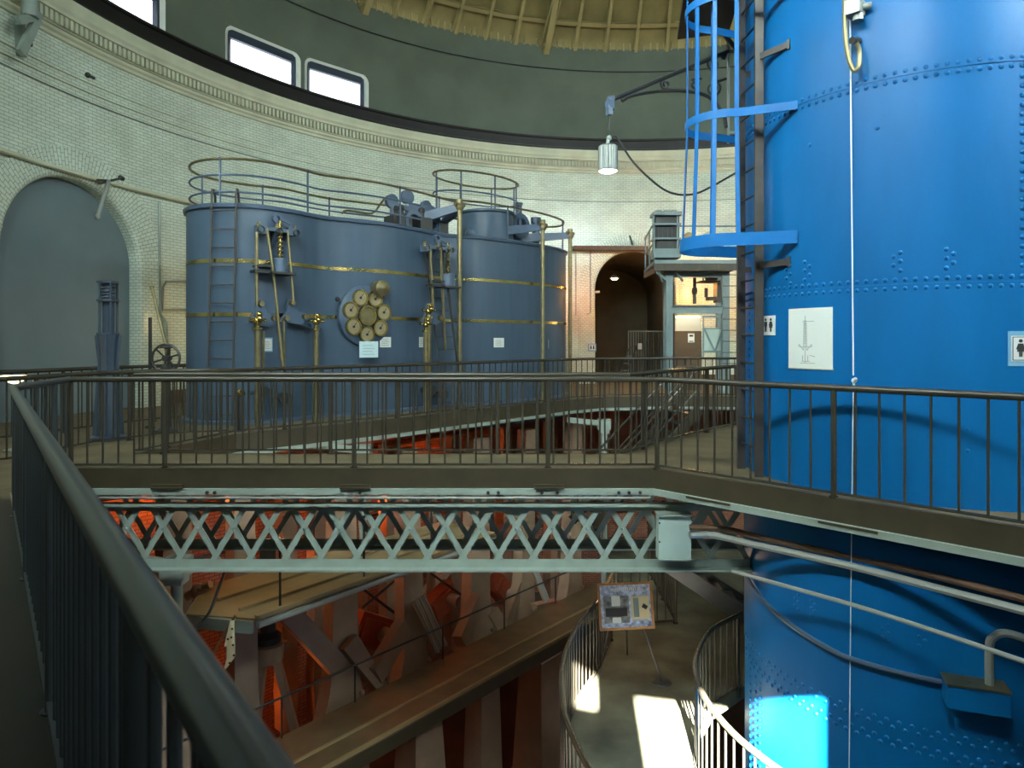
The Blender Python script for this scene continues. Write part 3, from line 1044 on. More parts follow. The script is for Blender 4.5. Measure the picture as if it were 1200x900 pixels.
# ------------------------------------------------------------------ caged ladder
LR = (Vector((2.82, 7.80)), Vector((2.79, 8.32)))
t = thing('caged_ladder', 'tall dark steel ladder with bright blue safety cage on the side of the blue tank', 'ladder', (LR[0].x, 8.05, 0))
for p in LR:
    mb = MB().box((p.x, p.y, 4.3), (0.095, 0.045, 8.6), 0.0)
    obj('ladder_stile', mb, M['ladder'], t, smooth=0)
rm = mesh_only('rung', MB().cyl((0, 0, 0), (LR[1].x - LR[0].x, LR[1].y - LR[0].y, 0), 0.014, 8), M['iron'])
for i in range(26):
    inst('rung', rm, t, (LR[0].x, LR[0].y, 0.32 + i * 0.325))
for z in (2.42, 4.80, 7.2):
    for p in LR:
        mb = MB()
        dv = Vector((TC.x - p.x, TC.y - p.y)).normalized()
        q = Vector((p.x + dv.x * 0.22, p.y + dv.y * 0.22)) if p is LR[1] else Vector((3.02, 7.48))
        mb.bar((p.x, p.y, z), (q.x, q.y, z), 0.02, 0.07)
        if z > 1 and p is LR[0]:
            mb.box((3.03, 7.47, z), (0.03, 0.03, 0.11), 0.7)
        obj('wall_bracket', mb, M['ladder'], t, smooth=0)
CC = Vector((2.52, 8.06))
def hoop(z, r, hgt):
    a, b = Vector((3.08, 7.36)), Vector((3.02, 8.72))
    pts = [Vector((*a, z))]
    for i in range(25):
        th = -PI / 2 - PI * i / 24
        pts.append(Vector((CC.x + r * math.cos(th), CC.y + r * math.sin(th), z)))
    pts.append(Vector((*b, z)))
    mb = MB()
    m = len(pts)
    vs = []
    for i, p in enumerate(pts):
        d = (pts[min(i + 1, m - 1)] - pts[max(i - 1, 0)]).normalized()
        s_ = Vector((d.y, -d.x, 0)) * 0.005
        for q in (p - s_, p + s_):
            vs += [q + Vector((0, 0, -hgt / 2)), q + Vector((0, 0, hgt / 2))]
    fs = []
    for i in range(m - 1):
        o, e = i * 4, i * 4 + 4
        fs += [(o, o + 1, e + 1, e), (o + 2, e + 2, e + 3, o + 3), (o + 1, o + 3, e + 3, e + 1), (o, e, e + 2, o + 2)]
    fs += [(0, 2, 3, 1), (4 * m - 4, 4 * m - 3, 4 * m - 1, 4 * m - 2)]
    mb.add(vs, fs)
    mb.bar((3.06, 7.38, z - 0.03), (3.14, 7.42, z - 0.06), 0.03, 0.04)
    return obj('cage_hoop', mb, M['cage'], t, smooth=30)
HZ = [(2.68, 0.52, 0.14), (4.10, 0.46, 0.09), (5.43, 0.46, 0.09), (6.8, 0.46, 0.09)]
for z, r, h in HZ:
    hoop(z, r, h)
for deg in (-92, -122, -150, -180, -210, -238, -268):
    th = math.radians(deg)
    mb = MB()
    lv = [(z, r) for z, r, h in HZ] + [(8.0, 0.46)]
    e = Vector((math.cos(th), math.sin(th)))
    for (z0, r0), (z1, r1) in zip(lv, lv[1:]):
        p = Vector((*(CC + e * (r0 - 0.01)), z0))
        q = Vector((*(CC + e * (r1 - 0.01)), z1))
        mb.bar(p, q, 0.046, 0.008, up=(e.x, e.y, 0))
    obj('cage_strip', mb, M['cage'], t, smooth=0)
# dark landing plate at the head of the ladder
mb = MB().box((2.62, 8.0, 6.02), (0.1, 0.1, 0.1))
c0 = W(826, 0, 8.6)
mb = MB().prism([(2.1, 8.35), (2.75, 8.2), (2.95, 9.3), (2.3, 9.5)], 5.75, 5.83)
t = thing('ladder_landing', 'small black steel landing behind the top of the blue ladder cage', 'platform', (2.5, 8.9, 5.75))
obj('plate', mb, M['black'], t, smooth=0)
mb = MB().bar((2.75, 8.3, 5.72), (3.05, 9.0, 5.2), 0.05, 0.05).bar((2.9, 9.3, 5.72), (3.2, 9.25, 5.3), 0.05, 0.05)
obj('strut', mb, M['black'], t, smooth=0)

# ------------------------------------------------------------------ wrought iron lamp bracket
zb = 9.35
B0, B1 = W(853.5, 60, zb), W(853.5, 168, zb)
t = thing('lamp_bracket', 'ornate wrought iron arm with scrolls reaching out from behind the blue tank', 'bracket', B1)
mb = MB().bar(B0 + Vector((0, 0, 0.1)), B1, 0.03, 0.03)
for z in (B0.z, B1.z + 0.15):
    mb.bar((B0.x, zb, z), (TC.x - math.sqrt(max(0, TR ** 2 - (zb - TC.y) ** 2)) + 0.03, zb, z), 0.03, 0.03)
obj('upright', mb, M['conduit'], t, smooth=0)
TIP = W(719, 116, 9.0)
mb = MB().tube([B0, TIP], 0.030, 8)
obj('arm', mb, M['iron'], t)
def LB(px, py):
    f = (px - 719) / (853.5 - 719)
    return W(px, py, 9.0 + (zb - 9.0) * f)
mb = MB().tube(smooth_path([LB(729, 118), LB(740, 112), LB(765, 107.5), LB(795, 106), LB(822, 110), LB(838, 120), LB(848, 136), LB(851, 150)], 5), 0.024, 8)
obj('curved_brace', mb, M['iron'], t)
def scroll(cx, cy, r, turns, a0, s=1, lead=None):
    pts = []
    n = int(14 * turns)
    for i in range(n + 1):
        a = a0 + s * 2 * PI * turns * i / n
        q = r * (0.25 + 0.75 * i / n)
        pts.append(LB(cx + q * math.cos(a), cy + q * math.sin(a)))
    if lead:
        pts.append(LB(*lead))
    mb = MB().tube(pts, 0.019, 6)
    obj('scroll', mb, M['iron'], t)
scroll(780, 99, 6, 1.4, 2.0, 1, (778, 89))
scroll(814, 99, 6, 1.4, 0.4, -1, (822, 92))
scroll(836, 76, 7, 1.4, 1.2, 1, (834, 66))
scroll(836, 104, 9, 1.5, 2.0, -1, (851, 92))
scroll(847, 65, 4, 1.2, 0.5, 1, (852, 60))
mb = MB().box(W(716, 121, 9.0), (0.09, 0.07, 0.16)).box(W(714, 126, 9.0), (0.06, 0.09, 0.2), 0.3).cyl(W(714, 122, 8.95), W(714, 122, 9.05), 0.06)
obj('pulley_block', mb, M['engine2'], t)
zl = 9.0
LT = W(712.5, 186, zl)
t = thing('pendant_lamp', 'fluted metal high bay lamp glowing at the end of the wrought iron arm', 'lamp', LT)
mb = MB()
def flute(z0, z1, r0, r1, n=48):
    vs, fs = [], []
    for z, r in ((z0, r0), (z1, r1)):
        for i in range(n):
            rr = r * (1.0 if i % 2 else 0.93)
            vs.append((LT.x + rr * math.cos(2 * PI * i / n), LT.y + rr * math.sin(2 * PI * i / n), z))
    for i in range(n):
        j = (i + 1) % n
        fs.append((i, j, n + j, n + i))
    mb.add(vs, fs)
ztop, zbot = W(712, 172, zl).z, W(712, 199, zl).z
flute(zbot, ztop, 0.128, 0.128)
mb.lathe([(0.128, ztop), (0.10, ztop + 0.02), (0.05, ztop + 0.03), (0.001, ztop + 0.03)], (LT.x, LT.y, 0), 24)
mb.lathe([(0.128, zbot), (0.135, zbot - 0.015), (0.12, zbot - 0.02)], (LT.x, LT.y, 0), 32)
obj('housing', mb, M['lampmetal'], t, smooth=20)
mb = MB().lathe([(0.118, zbot - 0.018), (0.08, zbot - 0.034), (0.001, zbot - 0.038)], (LT.x, LT.y, 0), 24)
obj('diffuser', mb, M['glow'], t)
zt2 = W(712, 160, zl).z
mb = MB().cyl((LT.x, LT.y, ztop + 0.02), (LT.x, LT.y, zt2), 0.028, 10, 0.018).sphere((LT.x + 0.015, LT.y, zt2 - 0.02), 0.035)
obj('cord_grip', mb, M['steel'], t)
mb = MB().tube([W(714, 127, 9.0), W(713, 160, zl)], 0.012, 6)
obj('suspension_cord', mb, M['iron'], t)
cable = smooth_path([W(716, 162, zl), W(722, 160, zl), W(730, 172, 9.0), W(742, 190, 9.02), W(760, 208, 9.06), W(778, 222, 9.1), W(795, 228, 9.15), W(815, 227, 9.2), W(835, 218, 9.25), W(858, 205, 9.3), W(885, 190, 9.3)], 5)
obj('power_cable', MB().tube(cable, 0.014, 6), M['iron'], t)

# ------------------------------------------------------------------ lattice girders under the bridge
def lattice(name, lab, y, x0, x1, par=True):
    zt, zb2 = -0.455, -1.20
    t = thing(name, lab, 'girder', (x0, y, zb2), 'lattice girders under the bridge')
    mb = MB().box(((x0 + x1) / 2, y - 0.05, zt + 0.02), (x1 - x0, 0.11, 0.035)).box(((x0 + x1) / 2, y, zt - 0.02), (x1 - x0, 0.012, 0.10))
    obj('top_chord', mb, M['steel'], t, smooth=0)
    mb = MB().box(((x0 + x1) / 2, y - 0.012, zb2 + 0.035), (x1 - x0, 0.012, 0.11)).box(((x0 + x1) / 2, y - 0.06, zb2 - 0.02), (x1 - x0, 0.13, 0.022))
    obj('bottom_chord', mb, M['steel'], t, smooth=0)
    pitch = 0.432
    span = pitch * 0.93
    h = zt - zb2 - 0.08
    bm_ = {}
    for s in (1, -1):
        bm_[s] = mesh_only('lattice_bar', MB().bar((-s * span / 2, 0.01 * s, h / 2), (s * span / 2, 0.01 * s, -h / 2), 0.068, 0.012, up=(0, 1, 0)), M['steel'], smooth=0)
    rv = mesh_only('rivet', MB().dome((0, -0.02, 0), (0, -1, 0), 0.02), M['steel'])
    base = GX(475 - 41.4 * 20, 8.3)
    i = 0
    while True:
        x = base + pitch * i
        i += 1
        if x < x0 + 0.2:
            continue
        if x > x1 - 0.2:
            break
        inst('lattice_bar', bm_[1], t, (x + 0.065, y, (zt + zb2) / 2))
        inst('lattice_bar', bm_[-1], t, (x - 0.065, y, (zt + zb2) / 2))
        if par:
            inst('rivet', rv, t, (x, y, (zt + zb2) / 2 + 0.09))
    return t
lattice('lattice_girder', 'pale blue-grey lattice girder carrying the front of the bridge', 8.35, -5.3, 3.02)
lattice('lattice_girder', 'rear lattice girder seen through the front one under the bridge', 9.2, -5.6, 3.1, False)
# grey electrical box on the girder
t = thing('junction_box', 'pale grey electrical box fixed to the lattice girder near the blue tank', 'box', W(789, 628, 8.2))
mb = MB().box(W(789, 628, 8.2), (0.385, 0.16, 0.53))
obj('enclosure', mb, M['steel2'], t, smooth=0)
mb = MB().box(W(789, 602, 8.18), (0.40, 0.2, 0.02)).box(W(789, 654, 8.18), (0.38, 0.17, 0.015))
obj('lid_edge', mb, M['steel'], t, smooth=0)
obj('screw_row', MB().sphere(W(773, 613, 8.1), 0.012).sphere(W(773, 635, 8.1), 0.012), M['iron'], t)
# pipe under the bridge flange
def run(name, pts, r, m, lab, cat='pipe', n=8, sm=True):
    P = smooth_path(pts, 5) if sm else pts
    return tag(obj(name, MB().tube(P, r, n), m, loc=P[0]), lab, cat)
run('bridge_conduit', [Vector((GX(60, 8.22), 8.22, -0.335)), Vector((GX(400, 8.22), 8.22, -0.335)), Vector((GX(762, 8.22), 8.22, -0.335))], 0.018, M['conduit'], 'straight thin conduit fixed right under the bridge flange', 'conduit', sm=False)
def under(px, py, zz):
    z = (zz - EYE) * F / (400 - py)
    return W(px, py, z)
run('grey_pipe', [under(808, 627, -0.68), under(830, 626.5, -0.68), under(850, 630, -0.68), under(880, 637, -0.68), under(1000, 664, -0.68), under(1100, 690, -0.68), under(1200, 716, -0.68), under(1320, 748, -0.68)], 0.038, M['conduit'], 'thick grey pipe slung under the walkway beside the blue tank')
run('rusty_pipe', [under(808, 618, -0.62), under(850, 620, -0.62), under(900, 632, -0.62), under(1000, 653, -0.62), under(1100, 676, -0.62), under(1200, 702, -0.62), under(1320, 733, -0.62)], 0.034, M['rust'], 'rusty brown pipe running above the thick grey pipe')
run('thin_conduit', [under(858, 669, -0.98), under(900, 681, -0.98), under(1000, 709, -0.98), under(1100, 741, -0.98), under(1200, 775, -0.98), under(1300, 808, -0.98)], 0.022, M['conduit'], 'thin pale conduit stretched across the lower blue tank', 'conduit')
t = thing('cable_box', 'blue-grey cable box on the lower blue tank with a bent pipe on top', 'box', tpp(1140, 806, TR + 0.1))
a_ = t_az(1142, TR + 0.1)
c = tp(a_, TR + 0.12, -1.66)
R3 = Matrix.Rotation(a_, 3, 'Z')
mb = MB().box(c, (0.48, 0.22, 0.21), M=R3)
obj('box_body', mb, M['bluetank'], t, smooth=0)
mb = MB().box(c + Vector((0, 0, 0.112)), (0.50, 0.24, 0.015), M=R3).cyl(c + R3 @ Vector((-0.05, 0, 0.115)), c + R3 @ Vector((-0.05, 0, 0.125)), 0.02)
obj('box_lid', mb, M['oldbrass'], t)
q = c + R3 @ Vector((0.11, 0, 0.1))
mb = MB().tube(smooth_path([q, q + Vector((0, 0, 0.36)), q + Vector((0.03, -0.01, 0.45)), q + Vector((0.12, -0.02, 0.49)), q + Vector((0.24, -0.06, 0.47)), q + Vector((0.5, -0.1, 0.40)), q + Vector((0.9, 0.0, 0.35))], 5), 0.036, 10)
obj('bent_pipe', mb, M['conduit'], t)
ar = [t_az(872 + 0.5, TR), t_az(1112, TR + 0.1)]
zz = [-1.20, -1.30, -1.42, -1.52, -1.57, -1.60, -1.62, -1.64, -1.64]
mb = MB().tube([tp(-1.75 + (a_ - 0.1 + 1.75) * i / 24, TR + 0.05, -1.22 - 0.40 * min(1, (i / 16)) ** 0.7) for i in range(25)], 0.024, 8)
obj('curved_conduit', mb, M['engine2'], t)
# ------------------------------------------------------------------ slate-blue engine casing
EO = Vector((-5.31, 12.5))
EU = Vector((0.722, 0.692))
EV = Vector((-0.692, 0.722))
def E(s, t, z=0.0):
    p = EO + EU * s + EV * t
    return Vector((p.x, p.y, z))
ET = 4.10
FRONT = [(-0.25, 0.95), (-0.10, 0.40), (0.28, 0.0), (0.80, -0.17), (1.40, -0.13), (2.05, 0.03), (2.75, -0.12), (3.5, -0.17), (4.5, -0.02), (5.35, 0.14), (6.1, -0.12), (7.2, -0.22), (8.4, -0.16), (9.3, 0.06), (9.9, 0.42), (10.25, 0.98)]
TM = 0.97
HALF = FRONT + [(s, 2 * TM - t) for s, t in FRONT[1:-1]][::-1]
OUT = [(p.x, p.y) for p in smooth_path([Vector((s, t, 0)) for s, t in HALF], 8, closed=True)]
OUT.append(OUT[0]) if False else None
def off(o, k):
    """offset the casing outline outward by k"""
    n = len(o)
    r = []
    for i in range(n):
        a, b = o[i - 1], o[(i + 1) % n]
        dx, dy = b[0] - a[0], b[1] - a[1]
        L = math.hypot(dx, dy) or 1
        r.append((o[i][0] + dy / L * k, o[i][1] - dx / L * k))
    return r
NO = len(OUT)
eng = thing('steam_engine', 'long slate blue steel-clad steam engine with brass bands and railed top', 'engine', E(5, 1, 0))
def wall_of(o, zs, mb=None):
    mb = mb or MB()
    b0 = len(mb.v)
    for z, k in zs:
        mb.v += [tuple(E(s, t, z)) for s, t in off(o, k)]
    n = len(o)
    for j in range(len(zs) - 1):
        for i in range(n):
            i2 = (i + 1) % n
            mb.f.append((b0 + j * n + i, b0 + j * n + i2, b0 + (j + 1) * n + i2, b0 + (j + 1) * n + i))
    return mb
mb = wall_of(OUT, [(-0.55, 0), (ET - 0.02, 0)])
n0 = len(mb.v) - NO
mb.f.append(tuple(n0 + i for i in range(NO)))
obj('casing', mb, M['engine'], eng, smooth=45)
obj('top_rim', wall_of(OUT, [(ET - 0.06, 0.0), (ET - 0.06, 0.05), (ET + 0.0, 0.06), (ET + 0.02, 0.03), (ET + 0.02, -0.1)]), M['engine2'], eng, smooth=40)
for z in (3.05, 2.05):
    obj('brass_band', wall_of(OUT, [(z - 0.035, 0.0), (z - 0.035, 0.012), (z + 0.035, 0.012), (z + 0.035, 0)]), M['brass'], eng, smooth=40)
obj('foot_flange', wall_of(OUT, [(0.0, 0.12), (0.06, 0.12), (0.08, 0.0)]), M['engine2'], eng, smooth=40)
# rails round the top
RO = off(OUT, -0.06)
def ring_rail(zr, r, m, name, i0=0, i1=None):
    pts = [E(s, t, zr) for s, t in RO]
    if i1 is None:
        mb = MB().tube(pts, r, 8, closed=True)
    else:
        mb = MB().tube([pts[i % NO] for i in range(i0, i1)], r, 8)
    obj(name, mb, m, eng)
ring_rail(ET + 0.86, 0.026, M['oldbrass'], 'top_handrail')
def idx(s):
    return min(range(NO // 2), key=lambda i: abs(OUT[i][0] - s) + (0 if OUT[i][1] < TM else 9))
i_a, i_b = idx(7.6) - NO, idx(4.6)
back_i = min(range(NO), key=lambda i: abs(OUT[i][0] - 5.2) + (0 if OUT[i][1] > TM else 9))
ring_rail(ET + 0.56, 0.02, M['engine2'], 'middle_rail', back_i - NO, i_b)
ring_rail(ET + 0.24, 0.02, M['engine2'], 'lower_rail', back_i - NO, i_b)
pm = mesh_only('rail_post', MB().cyl((0, 0, 0), (0, 0, 0.86), 0.02, 8).sphere((0, 0, 0.86), 0.035), M['engine2'])
for s in (0.02, 1.75, 3.9, 5.1, 7.0, 9.6):
    i = idx(s)
    inst('rail_post', pm, eng, E(RO[i][0], RO[i][1], ET))
for s in (0.3, 1.6, 3.3, 6.5, 8.8):
    i = min(range(NO), key=lambda i: abs(OUT[i][0] - s) + (0 if OUT[i][1] > TM else 9))
    inst('rail_post', pm, eng, E(RO[i][0], RO[i][1], ET))
# boarding ladder on the near end
lt = obj('ladder', MB().add([], []), M['engine2'], eng)
def lad(s0, tA, zb, zt, wd, tb, parent, name, n, hoop=True, m='iron', sb=None):
    sb = s0 if sb is None else sb
    mb = MB()
    for sg in (-1, 1):
        pts = [E(sb + sg * wd / 2 * 1.05, tb, zb), E(s0 + sg * wd / 2, tA, zt)]
        if hoop:
            pts += [E(s0 + sg * wd / 2, tA, zt + 0.16), E(s0 + sg * wd / 2, tA + 0.06, zt + 0.27), E(s0 + sg * wd / 2, tA + 0.16, zt + 0.29), E(s0 + sg * wd / 2, tA + 0.26, zt + 0.18), E(s0 + sg * wd / 2, tA + 0.28, zt)]
        mb.tube(pts, 0.02, 8)
    o = obj(name, mb, M[m], parent)
    for i in range(n):
        f = (i + 0.6) / n
        c = Vector(E(sb, tb, zb)).lerp(E(s0, tA, zt), f)
        d = Vector((*EU, 0)) * wd / 2
        obj('rung', MB().cyl(c - d, c + d, 0.012, 6), M[m], o)
    return o
bpy.data.objects.remove(lt)
def end_ladder():
    up = lambda p, z: Vector((p.x, p.y, z))
    st_ = []
    for p0, p1 in ((248, 242), (276.5, 272)):
        a, b_ = GP(p0, 240, 0.14), GP(p1, 440, 0.22)
        inn = Vector((*EV, 0)) * 0.30 + Vector((*EU, 0)) * 0.18
        st_.append((up(b_, 0.0), up(a, ET)))
        pts = [up(b_, 0.0), up(a, ET), up(a, ET + 0.16), up(a + inn * 0.2, ET + 0.27), up(a + inn * 0.55, ET + 0.29), up(a + inn * 0.9, ET + 0.18), up(a + inn, ET)]
        st_[-1] += (MB().tube(pts, 0.022, 8),)
    o = obj('ladder', st_[0][2], M['ladder'], eng)
    obj('stile', st_[1][2], M['ladder'], o)
    for i in range(12):
        f = (i + 0.6) / 12
        obj('rung', MB().cyl(st_[0][0].lerp(st_[0][1], f), st_[1][0].lerp(st_[1][1], f), 0.014, 6), M['ladder'], o)
lad(4.72, -0.12, 0.0, ET - 0.25, 0.50, -0.55, eng, 'service_ladder', 13, hoop=False, sb=5.0)
# gauge board
gs, gt = 2.92, -0.16
def GP(px, py, lift=0.0):
    """point on the engine front seen at a pixel, lifted out along the front normal"""
    k = (px - 600) / F
    # solve for s with t = front(s)
    best = None
    for i in range(NO // 2 + 6):
        s, t = OUT[i % NO]
        p = E(s, t - lift)
        if p.y <= 0:
            continue
        e = abs(p.x / p.y - k)
        if best is None or e < best[0]:
            best = (e, i)
    i = best[1]
    # refine between neighbours
    lo = None
    for j in (i - 1, i):
        a, b = OUT[j % NO], OUT[(j + 1) % NO]
        pa, pb = E(a[0], a[1] - lift), E(b[0], b[1] - lift)
        fa, fb = pa.x / pa.y - k, pb.x / pb.y - k
        if fa * fb <= 0 and fa != fb:
            q = pa.lerp(pb, fa / (fa - fb))
            lo = q
    q = lo if lo is not None else E(OUT[i % NO][0], OUT[i % NO][1] - lift)
    return Vector((q.x, q.y, EYE + (400 - py) * q.y / F))
NV = Vector((-EV.x, -EV.y, 0))          # outward front normal
AX = Matrix((( EU.x, 0, NV.x), (EU.y, 0, NV.y), (0, 1, 0)))   # local x along, y up, z outward
gc = GP(427, 370, 0.0)
gb = thing('gauge_board', 'round board of eight brass pressure gauges on the slate engine', 'gauge board', gc)
mb = MB().lathe([(0.0, 0.05), (0.60, 0.05), (0.63, 0.03), (0.63, -0.06)], gc + NV * 0.03, 40, AX)
obj('board', mb, M['engine2'], gb)
def gauge(c, r, plain=False):
    mb = MB().lathe([(r * 0.8, 0.13), (r * 0.84, 0.15), (r, 0.15), (r * 1.02, 0.13), (r * 1.02, 0.05)], c, 24, AX)
    g = obj('gauge', mb, M['brass'], gb)
    obj('dial', MB().lathe([(0.0, 0.125), (r * 0.82, 0.125)], c, 24, AX), M['oldbrass'] if plain else M['dial'], g, smooth=0)
    if not plain:
        mb = MB().lathe([(0, 0.14), (r * 0.16, 0.138), (r * 0.16, 0.126)], c, 10, AX)
        mb.bar(c + NV * 0.132, c + NV * 0.132 + AX @ Vector((r * 0.35, r * 0.5, 0)), 0.012, 0.006, up=NV)
        obj('pointer', mb, M['ink'], g)
    return g
for k in range(7):
    a = math.radians(90 + 24 + k * 360 / 7)
    gauge(gc + AX @ Vector((0.41 * math.cos(a), 0.40 * math.sin(a), 0)), 0.175)
gauge(gc, 0.21, True)
c = gc + AX @ Vector((0.27, 0.58, 0))
mb = MB().lathe([(0.15, 0.03), (0.17, 0.08), (0.17, 0.30), (0.10, 0.33), (0, 0.34)], c, 20, AX)
obj('domed_cap', mb, M['oldbrass'], gb)
mb = MB().sphere(gc + AX @ Vector((-0.66, 0.32, 0.05)), 0.05).bar(gc + AX @ Vector((-0.62, 0.30, 0.05)), gc + AX @ Vector((-0.5, 0.26, 0.05)), 0.03, 0.03)
obj('latch', mb, M['iron'], gb)
end_ladder()
# paper cards
def card(px0, py0, px1, py1, lab, m='paper', lift=0.02, edge=False):
    a, b = GP(px0, py1, lift), GP(px1, py1, lift)
    dz = (py1 - py0) * (a.y + b.y) / 2 / F
    up = Vector((0, 0, dz))
    n = Vector((b.y - a.y, -(b.x - a.x), 0)).normalized()
    zb = (a.z + b.z) / 2
    a.z = b.z = zb
    t = thing('paper_notice', lab, 'notice', a, 'notices on the engine')
    mb = MB().plate([a, b, b + up, a + up], n, 0.006)
    obj('card', mb, M[m], t, smooth=0)
    ln = MB()
    for k in range(4):
        f = 0.2 + k * 0.18
        ln.bar(a.lerp(b, 0.15) + up * f + n * 0.008, a.lerp(b, 0.8 - 0.1 * (k % 2)) + up * f + n * 0.008, 0.004, 0.012)
    obj('printed_lines', ln, M['greyink'], t, smooth=0)
    if edge:
        mb = MB().plate([a - (b - a) * 0.1 - up * 0.1, b + (b - a) * 0.1 - up * 0.1, b + (b - a) * 0.1 + up * 1.1, a - (b - a) * 0.1 + up * 1.1], n, -0.004)
        obj('blue_backing', mb, M['signblue'], t, smooth=0)
    return t
card(308, 397, 318.5, 411, 'small white notice with blue edge between two pipes on the slate engine', edge=True)
card(421, 400, 443, 419, 'pale blue card hanging below the round gauge board', 'paperblue', 0.26)
card(445, 395, 458, 407, 'white notice half hidden behind the gauge board', edge=False)
card(491, 395, 499, 407, 'narrow white notice beside the service ladder pipes', edge=False)
card(578.5, 396, 590.5, 407, 'white notice alone on the plain casing beyond the brass pipe', edge=False)
card(642.5, 398, 651, 408, 'small white notice beyond the second brass pipe', edge=False)
card(663, 396, 666, 407, 'narrow notice at the far rounded end of the slate engine', edge=False)
# valve gear hung on the front
def valve_gear(cx, z0, label, mirror=1):
    """cx: s position along the casing"""
    t = obj('valve_gear_bracket', MB().box(E(cx, -0.30, z0), (0.5, 0.28, 0.07), math.atan2(EU.y, EU.x))
            .box(E(cx - 0.28, -0.34, z0 - 0.02), (0.16, 0.2, 0.16), math.atan2(EU.y, EU.x)).box(E(cx + 0.3, -0.34, z0), (0.18, 0.2, 0.14), math.atan2(EU.y, EU.x))
            .bar(E(cx, -0.15, z0 - 0.3), E(cx, -0.4, z0), 0.08, 0.08), M['engine2'], eng, smooth=0)
    mb = MB().lathe([(0.05, -0.04), (0.09, -0.04), (0.09, 0.04), (0.05, 0.04), (0.05, -0.04)], E(cx + 0.02, -0.36, z0 + 0.22), 14, AX)
    mb.bar(E(cx + 0.02, -0.36, z0 + 0.15), E(cx + 0.02, -0.36, z0), 0.05, 0.05)
    mb.bar(E(cx + 0.08, -0.36, z0 + 0.24), E(cx + 0.3, -0.36, z0 + 0.15), 0.04, 0.05)
    obj('eye_lever', mb, M['engine2'], t)
    for ds in (-0.33, 0.02, 0.36):
        mb = MB().sphere(E(cx + ds, -0.38, z0 + 0.03), 0.055).lathe([(0.06, -0.05), (0.06, 0.05)], E(cx + ds, -0.44, z0 - 0.02), 12, AX).cyl(E(cx + ds, -0.38, z0 + 0.0), E(cx + ds, -0.38, z0 + 0.12), 0.03, 8)
        obj('knuckle_joint', mb, M['oldbrass'] if ds else M['iron'], t)
    return t
def rod(pts, r, m, parent, name='rod'):
    return obj(name, MB().tube(pts, r, 8), M[m], parent)
def dashpot(s, t, z0, z1, r, parent):
    d = obj('dashpot', MB().lathe([(0, z0), (r, z0), (r, z1), (r * 0.75, z1 + 0.01), (0, z1 + 0.01)], E(s, t), 24), M['engine2'], parent)
    obj('dashpot_bracket', MB().box(E(s - 0.25, t + 0.05, z0 + 0.0), (0.5, 0.25, 0.05), math.atan2(EU.y, EU.x)).box(E(s - 0.3, t + 0.05, z0 + 0.1), (0.3, 0.25, 0.04), math.atan2(EU.y, EU.x)).box(E(s, t, z0 - 0.02), (0.46, 0.4, 0.04), math.atan2(EU.y, EU.x)), M['iron'], parent, smooth=0)
    # spring
    pts = []
    for i in range(73):
        a = 2 * PI * i / 10
        pts.append(E(s + 0.05 * math.cos(a), t + 0.05 * math.sin(a), z1 + (i / 72) * 0.62))
    obj('spring', MB().tube(pts, 0.012, 5), M['oldbrass'], parent)
    obj('spindle', MB().cyl(E(s, t, z1), E(s, t, z1 + 0.72), 0.03, 8), M['brass'], parent)
    return d
def bell_crank(s, t, z, parent, sg=1):
    mb = MB().plate([E(s + sg * x, t, z + y) for x, y in ((-0.22, -0.08), (0.2, -0.14), (0.34, -0.02), (0.28, 0.10), (0.14, 0.12), (0.06, 0.34), (-0.06, 0.34), (-0.1, 0.12))], NV, 0.06)
    c = obj('bell_crank', mb, M['engine2'], parent, smooth=0)
    for x, y in ((0.26, 0.02), (-0.12, -0.02), (0.0, 0.28)):
        obj('crank_pin', MB().lathe([(0, 0.1), (0.05, 0.1), (0.06, 0.0)], E(s + sg * x, t, z + y) + NV * 0.05, 12, AX), M['oldbrass'], c)
    return c
def tap(s, t, z, zb, parent, r=0.05):
    """brass valve on a standing pipe"""
    mb = MB().sphere(E(s, t, z + 0.06), r * 1.6).cyl(E(s, t, z - 0.12), E(s, t, z + 0.22), r, 12, r * 0.7).lathe([(r * 1.9, z - 0.1), (r * 1.9, z - 0.06)], E(s, t), 12).cyl(E(s - 0.16, t, z + 0.08), E(s + 0.16, t, z + 0.08), r * 0.6).sphere(E(s, t - 0.1, z + 0.1), r * 1.1).sphere(E(s, t - 0.08, z + 0.18), r * 1.0)
    v = obj('brass_valve', mb, M['brass'], parent)
    obj('standing_pipe', MB().cyl(E(s, t, zb), E(s, t, z - 0.1), 0.055, 12), M['oldbrass'], parent)
    return v
def s_at(px, t=-0.35):
    k = (px - 600) / F
    # (x0 + ux s) = k (y0 + uy s)
    p = EO + EV * t
    return (k * p.y - p.x) / (EU.x - k * EU.y)
def z_at(px, py, t=-0.35):
    q = E(s_at(px, t), t)
    return EYE + (400 - py) * q.y / F
g1 = valve_gear(s_at(323), z_at(323, 270), '')
rod([E(s_at(300), -0.38, z_at(300, 272)), E(s_at(300), -0.38, z_at(300, 358))], 0.035, 'oldbrass', eng, 'pull_rod')
rod([E(s_at(311), -0.42, z_at(311, 268)), E(s_at(318), -0.48, z_at(318, 330)), E(s_at(327), -0.6, 0.6)], 0.03, 'oldbrass', eng, 'pull_rod')
rod([E(s_at(335), -0.42, z_at(335, 270)), E(s_at(341), -0.46, z_at(341, 355))], 0.026, 'oldbrass', eng, 'pull_rod')
dashpot(s_at(328, -0.4), -0.4, z_at(328, 320), z_at(328, 304), 0.145, eng)
bell_crank(s_at(304, -0.35), -0.32, z_at(304, 372) - 0.03, eng)
bell_crank(s_at(341, -0.35), -0.32, z_at(341, 372), eng, 1)
